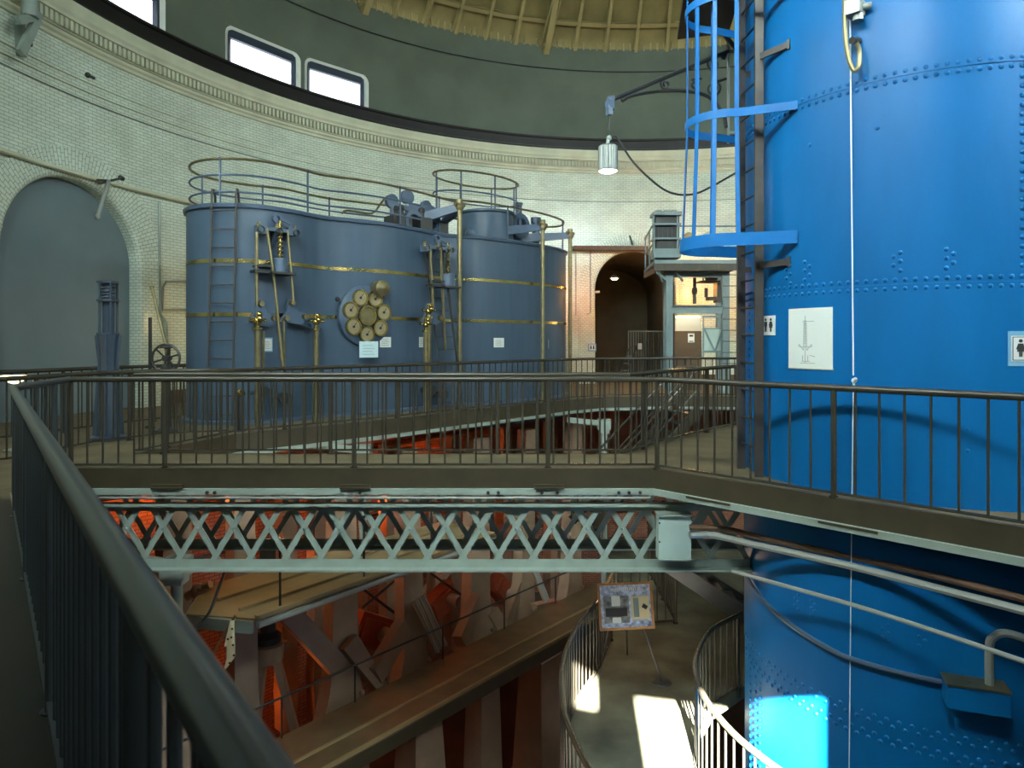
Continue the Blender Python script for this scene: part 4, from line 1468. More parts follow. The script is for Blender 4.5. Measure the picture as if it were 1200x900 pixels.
# long lever from the crank to the gauge board side
mb = MB().bar(E(s_at(342), -0.3, z_at(342, 374)), E(s_at(368), -0.25, z_at(368, 382)), 0.05, 0.09)
obj('lever', mb, M['engine2'], eng)
tap(s_at(302, -0.5), -0.5, z_at(302, 380, -0.5), 0.0, eng)
tap(s_at(370.5, -0.45), -0.45, z_at(370, 381, -0.45), 0.0, eng, 0.045)
rod([E(s_at(331), -0.4, z_at(331, 376)), E(s_at(333), -0.4, 0.2)], 0.025, 'oldbrass', eng, 'pull_rod')
rod([E(s_at(307), -0.42, z_at(307, 388)), E(s_at(306), -0.42, 0.2)], 0.025, 'oldbrass', eng, 'pull_rod')
# second group nearer the brass pipe
valve_gear(s_at(511), z_at(511, 291), '')
rod([E(s_at(503), -0.38, z_at(503, 288)), E(s_at(506), -0.4, z_at(506, 360))], 0.035, 'oldbrass', eng, 'pull_rod')
rod([E(s_at(514), -0.42, z_at(514, 290)), E(s_at(519), -0.44, z_at(519, 410))], 0.032, 'oldbrass', eng, 'pull_rod')
rod([E(s_at(521), -0.5, z_at(521, 338)), E(s_at(532), -0.62, 0.3)], 0.022, 'iron', eng, 'pull_rod')
dashpot(s_at(525, -0.42), -0.42, z_at(525, 336), z_at(525, 322), 0.155, eng)
bell_crank(s_at(503), -0.32, z_at(503, 373), eng)
tap(s_at(502.5, -0.45), -0.45, z_at(502, 368, -0.45), 0.0, eng)
tap(s_at(499, -0.5), -0.5, z_at(499, 384, -0.5), 0.0, eng, 0.04)
# tall brass-painted columns with rocker arms
def column_pipe(px, py0, t, r=0.055):
    s = s_at(px, t)
    z1 = z_at(px, py0, t)
    o = obj('tall_pipe', MB().cyl(E(s, t, 0), E(s, t, z1), r, 14), M['oldbrass'], eng)
    obj('pipe_head', MB().sphere(E(s, t, z1), r * 1.9).cyl(E(s, t, z1 - 0.1), E(s, t, z1 + 0.18), r * 1.3, 12).cyl(E(s - 0.14, t, z1 + 0.06), E(s + 0.14, t, z1 + 0.06), 0.05), M['oldbrass'], o)
    return s, z1
s1, z1 = column_pipe(538.5, 243, -0.40)
s2, z2 = column_pipe(636, 266, -0.40)
s3, z3 = column_pipe(668, 276, -0.10)
def rocker(sa, ta, za, sb, tb, zb2, w=0.16):
    mb = MB().bar(E(sa, ta, za), E(sb, tb, zb2), 0.12, w, w1=0.16, h1=w * 1.7)
    o = obj('rocker_arm', mb, M['engine2'], eng, smooth=0)
    obj('arm_hub', MB().sphere(E(sb, tb, zb2), 0.2, sc=(1, 1, 1)).cyl(E(sb, tb, ET), E(sb, tb, zb2), 0.13), M['engine2'], o)
rocker(s1, -0.40, z1, s1 - 0.75, 0.7, ET + 0.25)
rocker(s2, -0.40, z2, s2 - 1.5, 0.65, ET + 0.20)
rocker(s3, -0.10, z3, s3 - 1.6, 0.8, ET + 0.22)
# drum on the casing roof
ds, dt = 6.75, 0.45
def dpt(px, py, t):
    return s_at(px, t), z_at(px, py, t)
sL, sR = s_at(538, 0.75), s_at(600, 0.75)
cD = E((sL + sR) / 2, 0.75)
rD = (sR - sL) * math.cos(math.atan2(EU.x, EU.y) - 0.0) * 0.5
rD = 0.70
zD = EYE + (400 - 246) * (cD.y - 0.5) / F
mb = MB().lathe([(rD, ET - 0.02), (rD, zD - 0.08), (rD + 0.06, zD - 0.06), (rD + 0.06, zD), (rD - 0.05, zD + 0.02), (0.0, zD + 0.02)], cD, 40)
obj('roof_drum', mb, M['engine'], eng, smooth=40)
# raised oval rail behind the drum
oc = E((sL + sR) / 2 - 0.15, 0.95)
pts = []
for i in range(40):
    a = 2 * PI * i / 40
    q = oc + Vector((*EU, 0)) * 1.35 * math.cos(a) + Vector((*EV, 0)) * 0.70 * math.sin(a)
    pts.append(Vector((q.x, q.y, EYE + (400 - 211) * oc.y / F)))
obj('drum_handrail', MB().tube(pts, 0.026, 8, closed=True), M['oldbrass'], eng)
obj('drum_midrail', MB().tube([p - Vector((0, 0, 0.5)) for p in pts], 0.02, 8, closed=True), M['engine2'], eng)
for i in (0, 5, 10, 15, 20, 25, 30, 35):
    obj('drum_rail_post', MB().cyl(pts[i], (pts[i].x, pts[i].y, ET), 0.02, 8), M['engine2'], eng)
# machinery on the roof
def roof(px, py, t):
    s = s_at(px, t)
    return s, z_at(px, py, t)
def disc(px, py, t, r, thick=0.1, m='engine2', hole=0.0):
    s, z = roof(px, py, t)
    mb = MB().lathe([(hole, -thick / 2), (r, -thick / 2), (r, thick / 2), (hole, thick / 2), (hole, -thick / 2)] if hole else [(0, -thick / 2), (r, -thick / 2), (r, thick / 2), (0, thick / 2)], E(s, t, z), 24, AX)
    mb.bar(E(s, t, z - r * 0.8), E(s, t, ET), 0.08, 0.08)
    return obj('valve_disc' if not hole else 'eccentric_strap', mb, M[m], eng)
disc(459, 236, 0.5, 0.16)
disc(477, 231, 0.6, 0.17)
disc(499, 242, 0.6, 0.14)
disc(484, 260, 0.25, 0.26, 0.14, hole=0.17)
disc(503, 253, 0.45, 0.24, 0.14, hole=0.12)
disc(506, 265, 0.3, 0.20, 0.14, hole=0.10)
disc(608, 265, 0.5, 0.34, 0.18, hole=0.2)
s, z = roof(608, 240, 0.5)
obj('lubricator_tube', MB().cyl(E(s, 0.5, ET), E(s, 0.5, z), 0.085, 12).cyl(E(s, 0.5, z), E(s, 0.5, z + 0.05), 0.11, 12), M['engine2'], eng)
s, z = roof(628, 262, 0.55)
obj('lubricator_tube', MB().cyl(E(s, 0.55, ET), E(s, 0.55, z), 0.1, 12).cyl(E(s, 0.55, z), E(s, 0.55, z + 0.16), 0.14, 12), M['engine2'], eng)
for px, py, t in ((470, 262, 0.4), (463, 263, 0.5), (494, 265, 0.3), (513, 262, 0.5)):
    s, z = roof(px, py, t)
    obj('valve_chest', MB().box(E(s, t, ET + 0.16), (0.34, 0.4, 0.32), math.atan2(EU.y, EU.x)).cyl(E(s, t, ET + 0.3), E(s, t, ET + 0.48), 0.07).sphere(E(s, t, ET + 0.5), 0.09), M['iron'], eng)
s0, z0 = roof(463, 240, 0.5)
s1_, z1_ = roof(520, 258, 0.5)
obj('valve_shaft', MB().bar(E(s0, 0.5, z0), E(s0 + 1.0, 0.5, z0 - 0.12), 0.06, 0.10).bar(E(s0 + 0.4, 0.6, z0 + 0.06), E(s1_ + 0.2, 0.6, z1_ + 0.12), 0.08, 0.12).bar(E(s_at(540), -0.3, z1 - 0.05), E(s1_ - 0.1, 0.5, ET + 0.3), 0.1, 0.14), M['engine2'], eng, smooth=0)
# bent handrail beside the roof hatch
hp = [(401, 250, 0.1), (403, 247.5, 0.1), (408, 246.5, 0.1), (430, 250, 0.1), (436, 250, 0.1), (441, 246.5, 0.1), (446, 239, 0.1), (450, 233.5, 0.1), (456, 232, 0.1)]
obj('bent_handrail', MB().tube([E(s_at(a, c), c, z_at(a, b, c)) for a, b, c in hp], 0.024, 8), M['oldbrass'], eng)

for px, py in ((306, 459), (330, 466), (503, 457), (517, 462)):
    s = s_at(px, -0.3)
    z = z_at(px, py, -0.3)
    obj('drain_valve', MB().sphere(E(s, -0.3, z), 0.09).cyl(E(s, -0.3, z), E(s, 0.1, z), 0.06, 10).cyl(E(s - 0.2, -0.3, z - 0.02), E(s + 0.2, -0.3, z + 0.02), 0.035, 8).lathe([(0.0, 0.02), (0.11, 0.02), (0.11, -0.02), (0.0, -0.02)], E(s, -0.42, z), 14, AX), M['iron'], eng)
# ------------------------------------------------------------------ things on the upper floor
def column_lathe(px, z, prof, n=8):
    x = GX(px, z)
    return MB().lathe(prof, (x, z, 0), n), Vector((x, z, 0))
zz0 = 10.75
b = Vector((GX(127, zz0), zz0, 0))
t = thing('stop_column', 'slim slate blue waisted column topped by a spring cage, standing before the niche', 'column', b)
mb = MB()
def sq(prof, c):
    """square-section lofted column"""
    vs, fs = [], []
    for r, z in prof:
        for i in range(8):
            a = PI / 4 * i + PI / 8
            vs.append((c.x + r * math.cos(a), c.y + r * math.sin(a), z))
    k = len(prof)
    for j in range(k - 1):
        for i in range(8):
            i2 = (i + 1) % 8
            fs.append((j * 8 + i, j * 8 + i2, (j + 1) * 8 + i2, (j + 1) * 8 + i))
    fs.append(tuple((k - 1) * 8 + i for i in range(8)))
    return MB().add(vs, fs)
zc_ = lambda py: EYE + (400 - py) * zz0 / F
obj('shaft', sq([(0.27, 0), (0.27, 0.05), (0.20, 0.08), (0.155, 0.5), (0.125, 1.05), (0.12, 1.25), (0.135, 1.5), (0.165, zc_(392))], b), M['columnblue'], t, smooth=20)
for i in range(4):
    a = PI / 2 * i + 0.3
    e = Vector((math.cos(a), math.sin(a), 0))
    obj('rib', MB().bar(b + e * 0.20 + Vector((0, 0, 0.08)), b + e * 0.12 + Vector((0, 0, 1.2)), 0.03, 0.05, up=e).bar(b + e * 0.12 + Vector((0, 0, 1.2)), b + e * 0.165 + Vector((0, 0, zc_(393))), 0.03, 0.05, up=e), M['columnblue'], t, smooth=0)
for py, r in ((391, 0.17), (352, 0.165), (331, 0.165)):
    obj('collar', MB().lathe([(0, zc_(py) - 0.02), (r, zc_(py) - 0.02), (r, zc_(py) + 0.015), (0, zc_(py) + 0.015)], b, 8), M['columnblue'], t, smooth=20)
obj('inner_barrel', MB().lathe([(0.085, zc_(390)), (0.085, zc_(353))], b, 16), M['columnblue'], t)
for i in range(4):
    a = PI / 2 * i + PI / 4
    e = Vector((math.cos(a), math.sin(a), 0)) * 0.125
    obj('tie_rod', MB().cyl(b + e + Vector((0, 0, zc_(390))), b + e + Vector((0, 0, zc_(330))), 0.018, 8), M['columnblue'], t)
pts = [b + Vector((0.09 * math.cos(2 * PI * i / 12), 0.09 * math.sin(2 * PI * i / 12), zc_(351) + (i / 60) * (zc_(333) - zc_(351)))) for i in range(61)]
obj('coil_spring', MB().tube(pts, 0.02, 6), M['columnblue'], t)

zh0 = 11.6
b = Vector((GX(194.5, zh0), zh0, 0))
t = thing('handwheel_stand', 'black iron handwheel on a pedestal beside the tiled wall and the slate engine', 'valve wheel', b)
zw = EYE + (400 - 420) * zh0 / F
c = b + Vector((0, 0, zw))
AW = Matrix(((1, 0, 0), (0, 0, -1), (0, 1, 0)))
def wheel(c, r, A, n_sp, m, parent, rr=0.02):
    ring_ = [c + A @ Vector((r * math.cos(2 * PI * i / 28), r * math.sin(2 * PI * i / 28), 0)) for i in range(28)]
    mb = MB().tube(ring_, rr, 8, closed=True)
    w = obj('wheel_rim', mb, M[m], parent)
    for i in range(n_sp):
        a = 2 * PI * i / n_sp + 0.3
        obj('spoke', MB().cyl(c, c + A @ Vector((r * math.cos(a), r * math.sin(a), 0)), rr * 0.75, 6), M[m], w)
    obj('hub', MB().sphere(c, rr * 2.4), M[m], w)
wheel(c, 0.235, AW, 6, 'iron', t, 0.022)
wheel(c + Vector((0, 0, 0.19)), 0.10, Matrix.Identity(3), 4, 'iron', t, 0.016)
obj('pedestal', MB().lathe([(0.2, 0), (0.2, 0.05), (0.09, 0.1), (0.07, 0.8), (0.09, zw - 0.16), (0.05, zw - 0.1)], b, 16).cyl(c + Vector((0, 0.12, 0)), c + Vector((0, -0.05, 0)), 0.05).cyl(b + Vector((0, 0.1, zw - 0.2)), c + Vector((0, 0.1, 0.2)), 0.025).cyl(c + Vector((0, 0.1, 0.19)), c + Vector((0, 0, 0.19)), 0.02), M['iron'], t)
p0, p1 = W(178, 337, 12.4), W(194, 403, 11.9)
mb = MB().cyl(p0, p1, 0.028, 8).sphere(p0, 0.04).cyl(p1, (p1.x + 0.05, p1.y, 0), 0.022, 8)
tag(obj('control_rod', mb, M['oldbrass'], loc=(p1.x, p1.y, 0)), 'long thin rod leaning above the black handwheel', 'rod')
p0 = W(176, 372, 12.2)
mb = MB().cyl((p0.x, p0.y, 0), p0, 0.032, 8).lathe([(0.09, 0), (0.09, 0.03)], (p0.x, p0.y, 0), 12)
tag(obj('short_post', mb, M['iron'], loc=(p0.x, p0.y, 0)), 'upright dark rod standing left of the black handwheel', 'post')
b = Vector((GX(282, 11.75), 11.75, 0))
t = thing('bollard', 'dark cylindrical standpipe with brass top near the engine boarding ladder', 'bollard', b)
obj('bollard_body', MB().lathe([(0.10, 0), (0.07, 0.03), (0.062, 0.62), (0.0, 0.62)], b, 16), M['iron'], t)
obj('brass_cap', MB().lathe([(0.075, 0.62), (0.075, 0.68), (0.04, 0.72), (0, 0.72)], b, 16), M['brass'], t)
zf = 9.6
b = Vector((GX(17, zf), zf, 0))
t = thing('uplight', 'white glowing dish lamp on a stand at the corner of the landing', 'lamp', b)
zt_ = EYE - 41 * zf / F
obj('stand', MB().cyl(b, b + Vector((0, 0, zt_ - 0.06)), 0.025, 10).lathe([(0.14, 0), (0.14, 0.03), (0.03, 0.05)], b, 16), M['conduit'], t)
obj('dish', MB().lathe([(0.03, zt_ - 0.10), (0.10, zt_ - 0.07), (0.17, zt_ + 0.01), (0.0, zt_ + 0.01)], b, 24), M['warmglow'], t)

# ------------------------------------------------------------------ hoist tower by the far wall
zt0 = 20.0
T = lambda px, py, z=zt0: W(px, py, z)
tw = thing('hoist_tower', 'pale green-grey steel hoist tower with a railed machine platform beside the archway', 'hoist', (GX(820, 21), 21, 0))
for px, zz in ((787, 20.0), (853, 20.0), (784, 22.0), (846, 22.0)):
    x = GX(px, zz)
    top = EYE + 82 * zz / F
    obj('column', MB().box((x, zz, top / 2), (0.05, 0.16, top)).box((x - 0.08, zz - 0.08, top / 2), (0.20, 0.03, top)).box((x - 0.08, zz + 0.08, top / 2), (0.20, 0.03, top)), M['elev'], tw, smooth=0)
def cross(py, zz, h, px0=787, px1=853):
    obj('cross_beam', MB().bar(W(px0, py, zz), W(px1, py, zz), 0.14, h).bar(W(px0, py, zz) + Vector((0, -0.06, h / 2)), W(px1, py, zz) + Vector((0, -0.06, h / 2)), 0.2, 0.03), M['elev'], tw, smooth=0)
cross(363, zt0, 0.22); cross(363, 22.0, 0.2, 784, 846); cross(322, zt0, 0.16); cross(322, 22.0, 0.16, 784, 846)
mb = MB()
zpl = EYE + (400 - 305) * 19.6 / F
mb.prism([(GX(766, 19.6), 19.5), (GX(866, 19.6), 19.5), (GX(866, 19.6), 22.4), (GX(756, 22.2), 22.4)], zpl - 0.10, zpl)
obj('platform_deck', mb, M['elev'], tw, smooth=0)
mb = MB()
for px in (772, 795, 815, 835, 856):
    mb.bar((GX(px, 20.2), 19.5, zpl - 0.18), (GX(px, 20.2), 22.3, zpl - 0.18), 0.07, 0.16)
mb.bar((GX(766, 19.6), 19.55, zpl - 0.20), (GX(866, 19.6), 19.55, zpl - 0.20), 0.06, 0.2)
obj('deck_joists', mb, M['fascia'], tw, smooth=0)
mb = MB().bar(W(768, 318, 19.6), W(783, 330, 20.0), 0.06, 0.08).bar(W(792, 318, 19.7), W(800, 329, 20), 0.05, 0.06).bar(W(772, 318, 19.6), W(776, 330, 19.8), 0.04, 0.05)
obj('knee_brace', mb, M['elev'], tw, smooth=0)
mb = MB()
e = [Vector((GX(766, 19.6), 19.55, zpl)), Vector((GX(757, 22.2), 22.3, zpl))]
for f in (0, 0.5, 1):
    p = e[0].lerp(e[1], f)
    mb.cyl(p, p + Vector((0, 0, 1.05)), 0.025, 8)
for h in (0.5, 1.05):
    mb.cyl(e[0] + Vector((0, 0, h)), e[1] + Vector((0, 0, h)), 0.025, 8)
mb.cyl(W(795, 265, 19.6), W(866, 265, 19.6), 0.025, 8)
obj('platform_rail', mb, M['elev'], tw)
mb = MB().box(W(780, 298, 19.9), (0.75, 0.6, 0.26)).box(W(780, 281, 19.9), (0.76, 0.6, 0.05)).box(W(780, 264.5, 19.9), (0.76, 0.6, 0.05)).box(W(780, 252, 19.9), (0.80, 0.62, 0.10))
for px in (765.5, 794):
    mb.box(W(px, 275, 19.62), (0.04, 0.04, 1.2))
for px in (772, 781, 789):
    mb.cyl(W(px, 250, 19.8), W(px, 247, 19.8), 0.1, 12)
obj('control_cabinet', mb, M['elev'], tw, smooth=20)
mb = MB().box(W(780, 275, 20.0), (0.68, 0.5, 1.1))
for px in (768, 772, 777, 783, 788):
    mb.box(W(px, 273, 19.68), (0.025, 0.03, 0.32))
obj('cabinet_interior', mb, M['darkbox'], tw, smooth=0)
AZ = Matrix(((1, 0, 0), (0, 0, -1), (0, 1, 0)))
mb = MB().lathe([(0.0, -0.06), (0.19, -0.06), (0.19, 0.06), (0.0, 0.06)], W(807, 280, 20.3), 20, AZ)
obj('sheave', mb, M['oldbrass'], tw)
mb = MB().lathe([(0.14, -0.15), (0.23, -0.15), (0.23, 0.15), (0.14, 0.15), (0.14, -0.15)], W(830, 281, 20.6), 20, AZ).box(W(832, 291, 20.6), (0.7, 0.4, 0.12))
obj('winding_motor', mb, M['conduit'], tw)
mb = MB().cyl(W(814, 318, 20.9), W(814, 356, 20.9), 0.05, 8).lathe([(0, -0.14), (0.07, -0.1), (0.09, 0), (0.07, 0.1), (0, 0.14)], W(814, 341, 20.9), 10).cyl(W(824, 318, 20.9), W(824, 330, 20.9), 0.02)
obj('chain_hoist', mb, M['iron'], tw)
mb = MB().box(W(833, 330.5, 20.9), (0.75, 0.5, 0.05)).box(W(834, 324, 20.9), (0.3, 0.3, 0.22)).cyl(W(829, 324, 20.7), W(829, 324, 21.1), 0.1).box(W(827.5, 343, 21), (0.08, 0.1, 0.28)).box(W(842, 343, 21), (0.2, 0.4, 0.6)).box(W(838, 350, 21), (0.5, 0.3, 0.1))
obj('machine_shelf', mb, M['darkbox'], tw, smooth=0)
mb = MB().box(W(806, 371.5, 20.4), (0.7, 0.1, 0.05))
obj('strip_light', mb, M['warmglow'], tw, smooth=0)
# gate
g = obj('gate', MB().box(W(836, 385, 20.1), (0.64, 0.03, 0.04)).box(W(836, 412, 20.1), (0.64, 0.03, 0.06)).box(W(836, 371, 20.1), (0.64, 0.04, 0.06)).box(W(824, 395, 20.1), (0.05, 0.04, 1.25)).box(W(848, 395, 20.1), (0.05, 0.04, 1.25))
        .bar(W(825, 385, 20.08), W(838, 412, 20.08), 0.02, 0.05).bar(W(847, 385, 20.08), W(838, 412, 20.08), 0.02, 0.05), M['elev'], tw, smooth=0)
obj('gate_panel', MB().box(W(836, 399, 20.14), (0.6, 0.015, 0.68)), M['steel2'], g, smooth=0)
obj('lift_panel', MB().box(W(806, 381, 21.6), (0.80, 0.05, 0.42)), M['paper'], tw, smooth=0)
d = obj('lift_door', MB().box(W(806, 425, 21.6), (0.86, 0.06, 2.0)), M['browndoor'], tw, smooth=0)
obj('door_notice', MB().box(W(810, 396, 21.5), (0.20, 0.01, 0.28)), M['signwhite'], d, smooth=0)
obj('notice_print', MB().box(W(810, 393.5, 21.49), (0.12, 0.01, 0.06)).box(W(810, 400, 21.49), (0.14, 0.01, 0.03)), M['ink'], d, smooth=0)
for i in range(9):
    obj('side_bar', MB().cyl(W(847, 322 + i * 13, 19.7), W(866, 322 + i * 13, 19.7), 0.012, 6), M['iron'], tw)

# restroom sign and lamps at the archway
p = Vector(rp(az_of(693.5), RW - 0.06, zh(693.5, 407)))
a = az_of(693.5)
RA = Matrix.Rotation(-a, 3, 'Z')
t = thing('restroom_sign', 'small blue-edged restroom sign on the tiles beside the dark archway', 'sign', p)
obj('backing_plate', MB().box(p, (0.30, 0.02, 0.28), M=RA), M['signblue'], t, smooth=0)
obj('sign_face', MB().box(p + RA @ Vector((0, -0.014, 0)), (0.22, 0.01, 0.21), M=RA), M['signwhite'], t, smooth=0)
for dx in (-0.05, 0.05):
    obj('pictogram', MB().box(p + RA @ Vector((dx, -0.022, -0.02)), (0.05, 0.006, 0.10), M=RA).lathe([(0, 0), (0.022, 0)], p + RA @ Vector((dx, -0.023, 0.055)), 10, Matrix(((1, 0, 0), (0, 0, -1), (0, 1, 0)))), M['ink'], t, smooth=0)
c = P_O + P_D * 2.6
L = W(720, 325, c.y)
t = thing('passage_lamp', 'small glowing pendant lamp hanging inside the dark archway', 'lamp', L)
obj('shade', MB().lathe([(0.22, -0.04), (0.10, 0.08), (0.03, 0.12), (0.0, 0.12)], L, 20), M['conduit'], t)
obj('bulb', MB().sphere(L + Vector((0, 0, -0.05)), 0.14, sc=(1, 1, 0.5)), M['warmglow'], t)
obj('cord', MB().cyl(L + Vector((0, 0, 0.1)), L + Vector((0, 0, 1.4)), 0.012, 6), M['iron'], t)
L = W(700, 342, ray_circle(700, RW) - 0.1)
mb = MB().box(L, (0.16, 0.16, 0.07)).bar(L, L + Vector((-0.12, 0.2, 0)), 0.03, 0.03)
tag(obj('jamb_light', mb, M['signwhite'], smooth=0), 'tiny white fitting on the left jamb of the dark archway', 'fitting')
# barred gate standing in the passage
q = P_O + P_D * 2.2
t = thing('barred_gate', 'tall barred metal gate with a small notice standing inside the archway', 'gate', q + P_E * 0.8)
mb = MB().bar(q + P_E * 0.1 + Vector((0, 0, 1.95)), q + P_E * 1.5 + Vector((0, 0, 1.95)), 0.04, 0.05).bar(q + P_E * 0.1 + Vector((0, 0, 0.1)), q + P_E * 1.5 + Vector((0, 0, 0.1)), 0.04, 0.05)
obj('gate_frame', mb, M['elev'], t, smooth=0)
for i in range(15):
    obj('gate_bar', MB().cyl(q + P_E * (0.1 + i * 0.1), q + P_E * (0.1 + i * 0.1) + Vector((0, 0, 1.95)), 0.016, 6), M['elev'], t)
obj('notice', MB().box(q + P_E * 0.55 + P_D * -0.05 + Vector((0, 0, 1.35)), (0.16, 0.01, 0.24)), M['signwhite'], t, smooth=0)
q = P_O + P_D * 1.2 - P_E * 0.35
t = thing('hand_truck', 'dark hand truck leaning against the wall inside the archway', 'hand truck', q)
mb = MB()
for s in (-0.14, 0.14):
    mb.tube([q + P_E * (s + 0.0) + Vector((0, 0, 0.15)), q + P_E * (s + 0.45) + Vector((0, 0, 1.25)), q + P_E * (s * 0.4 + 0.55) + Vector((0, 0, 1.38))], 0.025, 8)
obj('truck_frame', mb, M['iron'], t)
for s in (0.25, 0.5, 0.75):
    obj('cross_bar', MB().cyl(q + P_E * (s * 0.45 - 0.14) + Vector((0, 0, 0.15 + 1.1 * s)), q + P_E * (s * 0.45 + 0.14) + Vector((0, 0, 0.15 + 1.1 * s)), 0.018, 6), M['conduit'], t)
obj('wheel', MB().lathe([(0, -0.2), (0.11, -0.2), (0.11, 0.2), (0, 0.2)], q + Vector((0, 0, 0.12)), 16, Matrix(((P_D.x, 0, P_E.x), (P_D.y, 0, P_E.y), (0, 1, 0)))), M['iron'], t)

# stairs beyond the bridge leading down
st = thing('steel_stair', 'steel stair with handrails going down behind the bridge near the far gallery', 'stairs', (1.4, 15.2, -2.6))
A, B = Vector((4.1, 15.9, 0.0)), Vector((1.5, 15.0, -2.5))
wd = Vector((-0.33, 0.94, 0)) * 0.45
for s in (-1, 1):
    obj('stringer', MB().bar(A + wd * s, B + wd * s, 0.05, 0.22), M['rail'], st, smooth=0)
    mb = MB().tube([A + wd * s + Vector((0.5, 0.17, 0.95)), A + wd * s + Vector((0, 0, 0.95)), B + wd * s + Vector((0, 0, 0.95)), B + wd * s], 0.028, 8)
    mb.tube([A + wd * s + Vector((0, 0, 0.5)), B + wd * s + Vector((0, 0, 0.5))], 0.018, 8)
    for f in (0.05, 0.35, 0.65, 0.95):
        p = A.lerp(B, f) + wd * s
        mb.cyl(p, p + Vector((0, 0, 0.95)), 0.02, 8)
    obj('handrail', mb, M['rail'], st)
for i in range(12):
    p = A.lerp(B, (i + 0.5) / 12)
    obj('tread', MB().bar(p - wd, p + wd, 0.26, 0.03), M['iron'], st, smooth=0)
# stair top landing and steel columns carrying the gallery
def steel_column(px, z, z1, lab, z0=PIT, r=0.07, bracket=True):
    z0 = -2.2 if px == 425 else z0
    x = GX(px, z)
    t = thing('gallery_post', lab, 'post', (x, z, z0), 'gallery posts')
    obj('shaft', MB().cyl((x, z, z0), (x, z, z1 - 0.1), r, 14), M['steel'], t)
    obj('capital', MB().box((x, z, z1 - 0.12), (0.30, 0.30, 0.24)).box((x, z, z1 - 0.28), (0.22, 0.22, 0.1)), M['steel'], t, smooth=0)
    if bracket:
        obj('cantilever_arm', MB().bar((x, z, z1 - 0.1), (x - 0.9, z + 0.1, z1 - 0.02), 0.08, 0.12), M['steel'], t, smooth=0)
    return t
steel_column(708, 16.6, -0.35, 'pale steel post under the gallery near the far stair')
steel_column(425, 12.5, -0.35, 'pale steel post under the gallery below the gauge board')
steel_column(207, 8.75, -1.22, 'pale pipe post below the near end of the lattice girder', bracket=True)

# ------------------------------------------------------------------ lower ring deck
LD = -3.45
IN = [(3.31, 9.85), (2.75, 9.35), (2.42, 8.8), (2.2, 8.2), (2.13, 7.6), (2.17, 7.1), (2.30, 6.6), (2.6, 6.0), (3.1, 5.45), (3.8, 5.0)]
OUTR = [(1.29, 10.3), (0.95, 9.55), (0.72, 8.8), (0.58, 8.06), (0.55, 7.3), (0.62, 6.7), (0.76, 6.1), (1.1, 5.3), (1.6, 4.6), (2.3, 4.0)]
polyL = OUTR + [(3.5, 3.5), (5, 3.4), (7, 4.0), (8.5, 6), (9, 9), (8.5, 12), (7.5, 17), (2.4, 17), (1.75, 13), (1.65, 11.6)]
ih = IN + [(5.0, 4.85), (6.4, 5.3), (7.6, 7.0), (7.7, 9.0), (6.6, 10.6), (5.2, 11.1), (4.1, 10.6)]
struct(obj('floor_lower_deck', MB().prism(polyL, LD - 0.18, LD, holes=[[(x, y) for x, y in ih]]), M['lowdeck'], smooth=0))
sp = lambda P: [(p.x, p.y) for p in smooth_path([(x, y, 0) for x, y in P], 4)]
railing('railing', 'curved balustrade on the left edge of the lower deck below the display board', sp([(1.68, 11.5)] + OUTR), z0=LD, h=1.07, post=9, bal=0.16, drop=0.1, lowbar=True)
railing('railing', 'curved balustrade round the lower part of the blue tank', sp(IN), z0=LD, h=1.07, post=9, bal=0.16)
railing('railing', 'short balustrade behind the display board on the lower deck', [(1.72, 11.9), (2.9, 12.1), (2.95, 14.8)], z0=LD, h=1.07, post=1.1, bal=0.16)
# stair stringer at the back of the lower deck
st = thing('lower_stair', 'dark steep stair flight behind the lower deck railing', 'stairs', (4.6, 11.6, LD))
A, B = W(783, 662, 11.6), W(905, 742, 11.2)
d = (B - A)
wv = Vector((0.1, 1.0, 0)) * 0.4
for s in (0, 2):
    obj('stringer', MB().bar(A + wv * s, B + wv * s, 0.05, 0.26), M['iron'], st, smooth=0)
for i in range(7):
    p = A.lerp(B, (i + 0.5) / 7)
    obj('tread', MB().bar(p, p + wv * 2, 0.25, 0.03), M['iron'], st, smooth=0)
obj('handrail', MB().tube([A + wv * 2 + Vector((0, 0, 0.9)), B + wv * 2 + Vector((0, 0, 0.9)), B + wv * 2], 0.025, 8).cyl(A + wv * 2, A + wv * 2 + Vector((0, 0, 0.9)), 0.02), M['rail'], st)

# display board on its easel
zs_ = 10.05
bb = Vector((GX(760, 10.2), 10.2, LD))
t = thing('display_board', 'framed blue display board with an old photograph, standing tilted on the lower deck', 'display board', bb)
CB = [W(703.5, 739, zs_), W(767, 736, zs_ - 0.05), W(763, 682, zs_ + 0.22), W(700, 684.5, zs_ + 0.27)]
ux = (CB[1] - CB[0]).normalized()
uy = (CB[3] - CB[0]).normalized()
nb = ux.cross(uy).normalized()
def BP(u, v, l=0.0):
    return CB[0].lerp(CB[1], u).lerp(CB[3].lerp(CB[2], u), v) + nb * l
def panel(u0, v0, u1, v1, l, m, name, par, th=0.004):
    return obj(name, MB().plate([BP(u0, v0, l), BP(u1, v0, l), BP(u1, v1, l), BP(u0, v1, l)], nb, th), M[m], par, smooth=0)
panel(0.02, 0.02, 0.98, 0.98, -0.02, 'postblue', 'poster', t, 0.02)
fr = MB()
for a, b_ in (((0, 0.015), (1, 0.015)), ((0, 0.985), (1, 0.985)), ((0.015, 0), (0.015, 1)), ((0.985, 0), (0.985, 1))):
    fr.bar(BP(*a), BP(*b_), 0.035, 0.05, up=nb)
obj('wooden_frame', fr, M['wood'], t, smooth=0)
ph = panel(0.09, 0.14, 0.56, 0.72, 0.002, 'photo', 'old_photograph', t)
panel(0.24, 0.50, 0.40, 0.73, 0.008, 'paper', 'pale_building', ph)
panel(0.24, 0.14, 0.40, 0.26, 0.008, 'paper', 'pale_tank', ph)
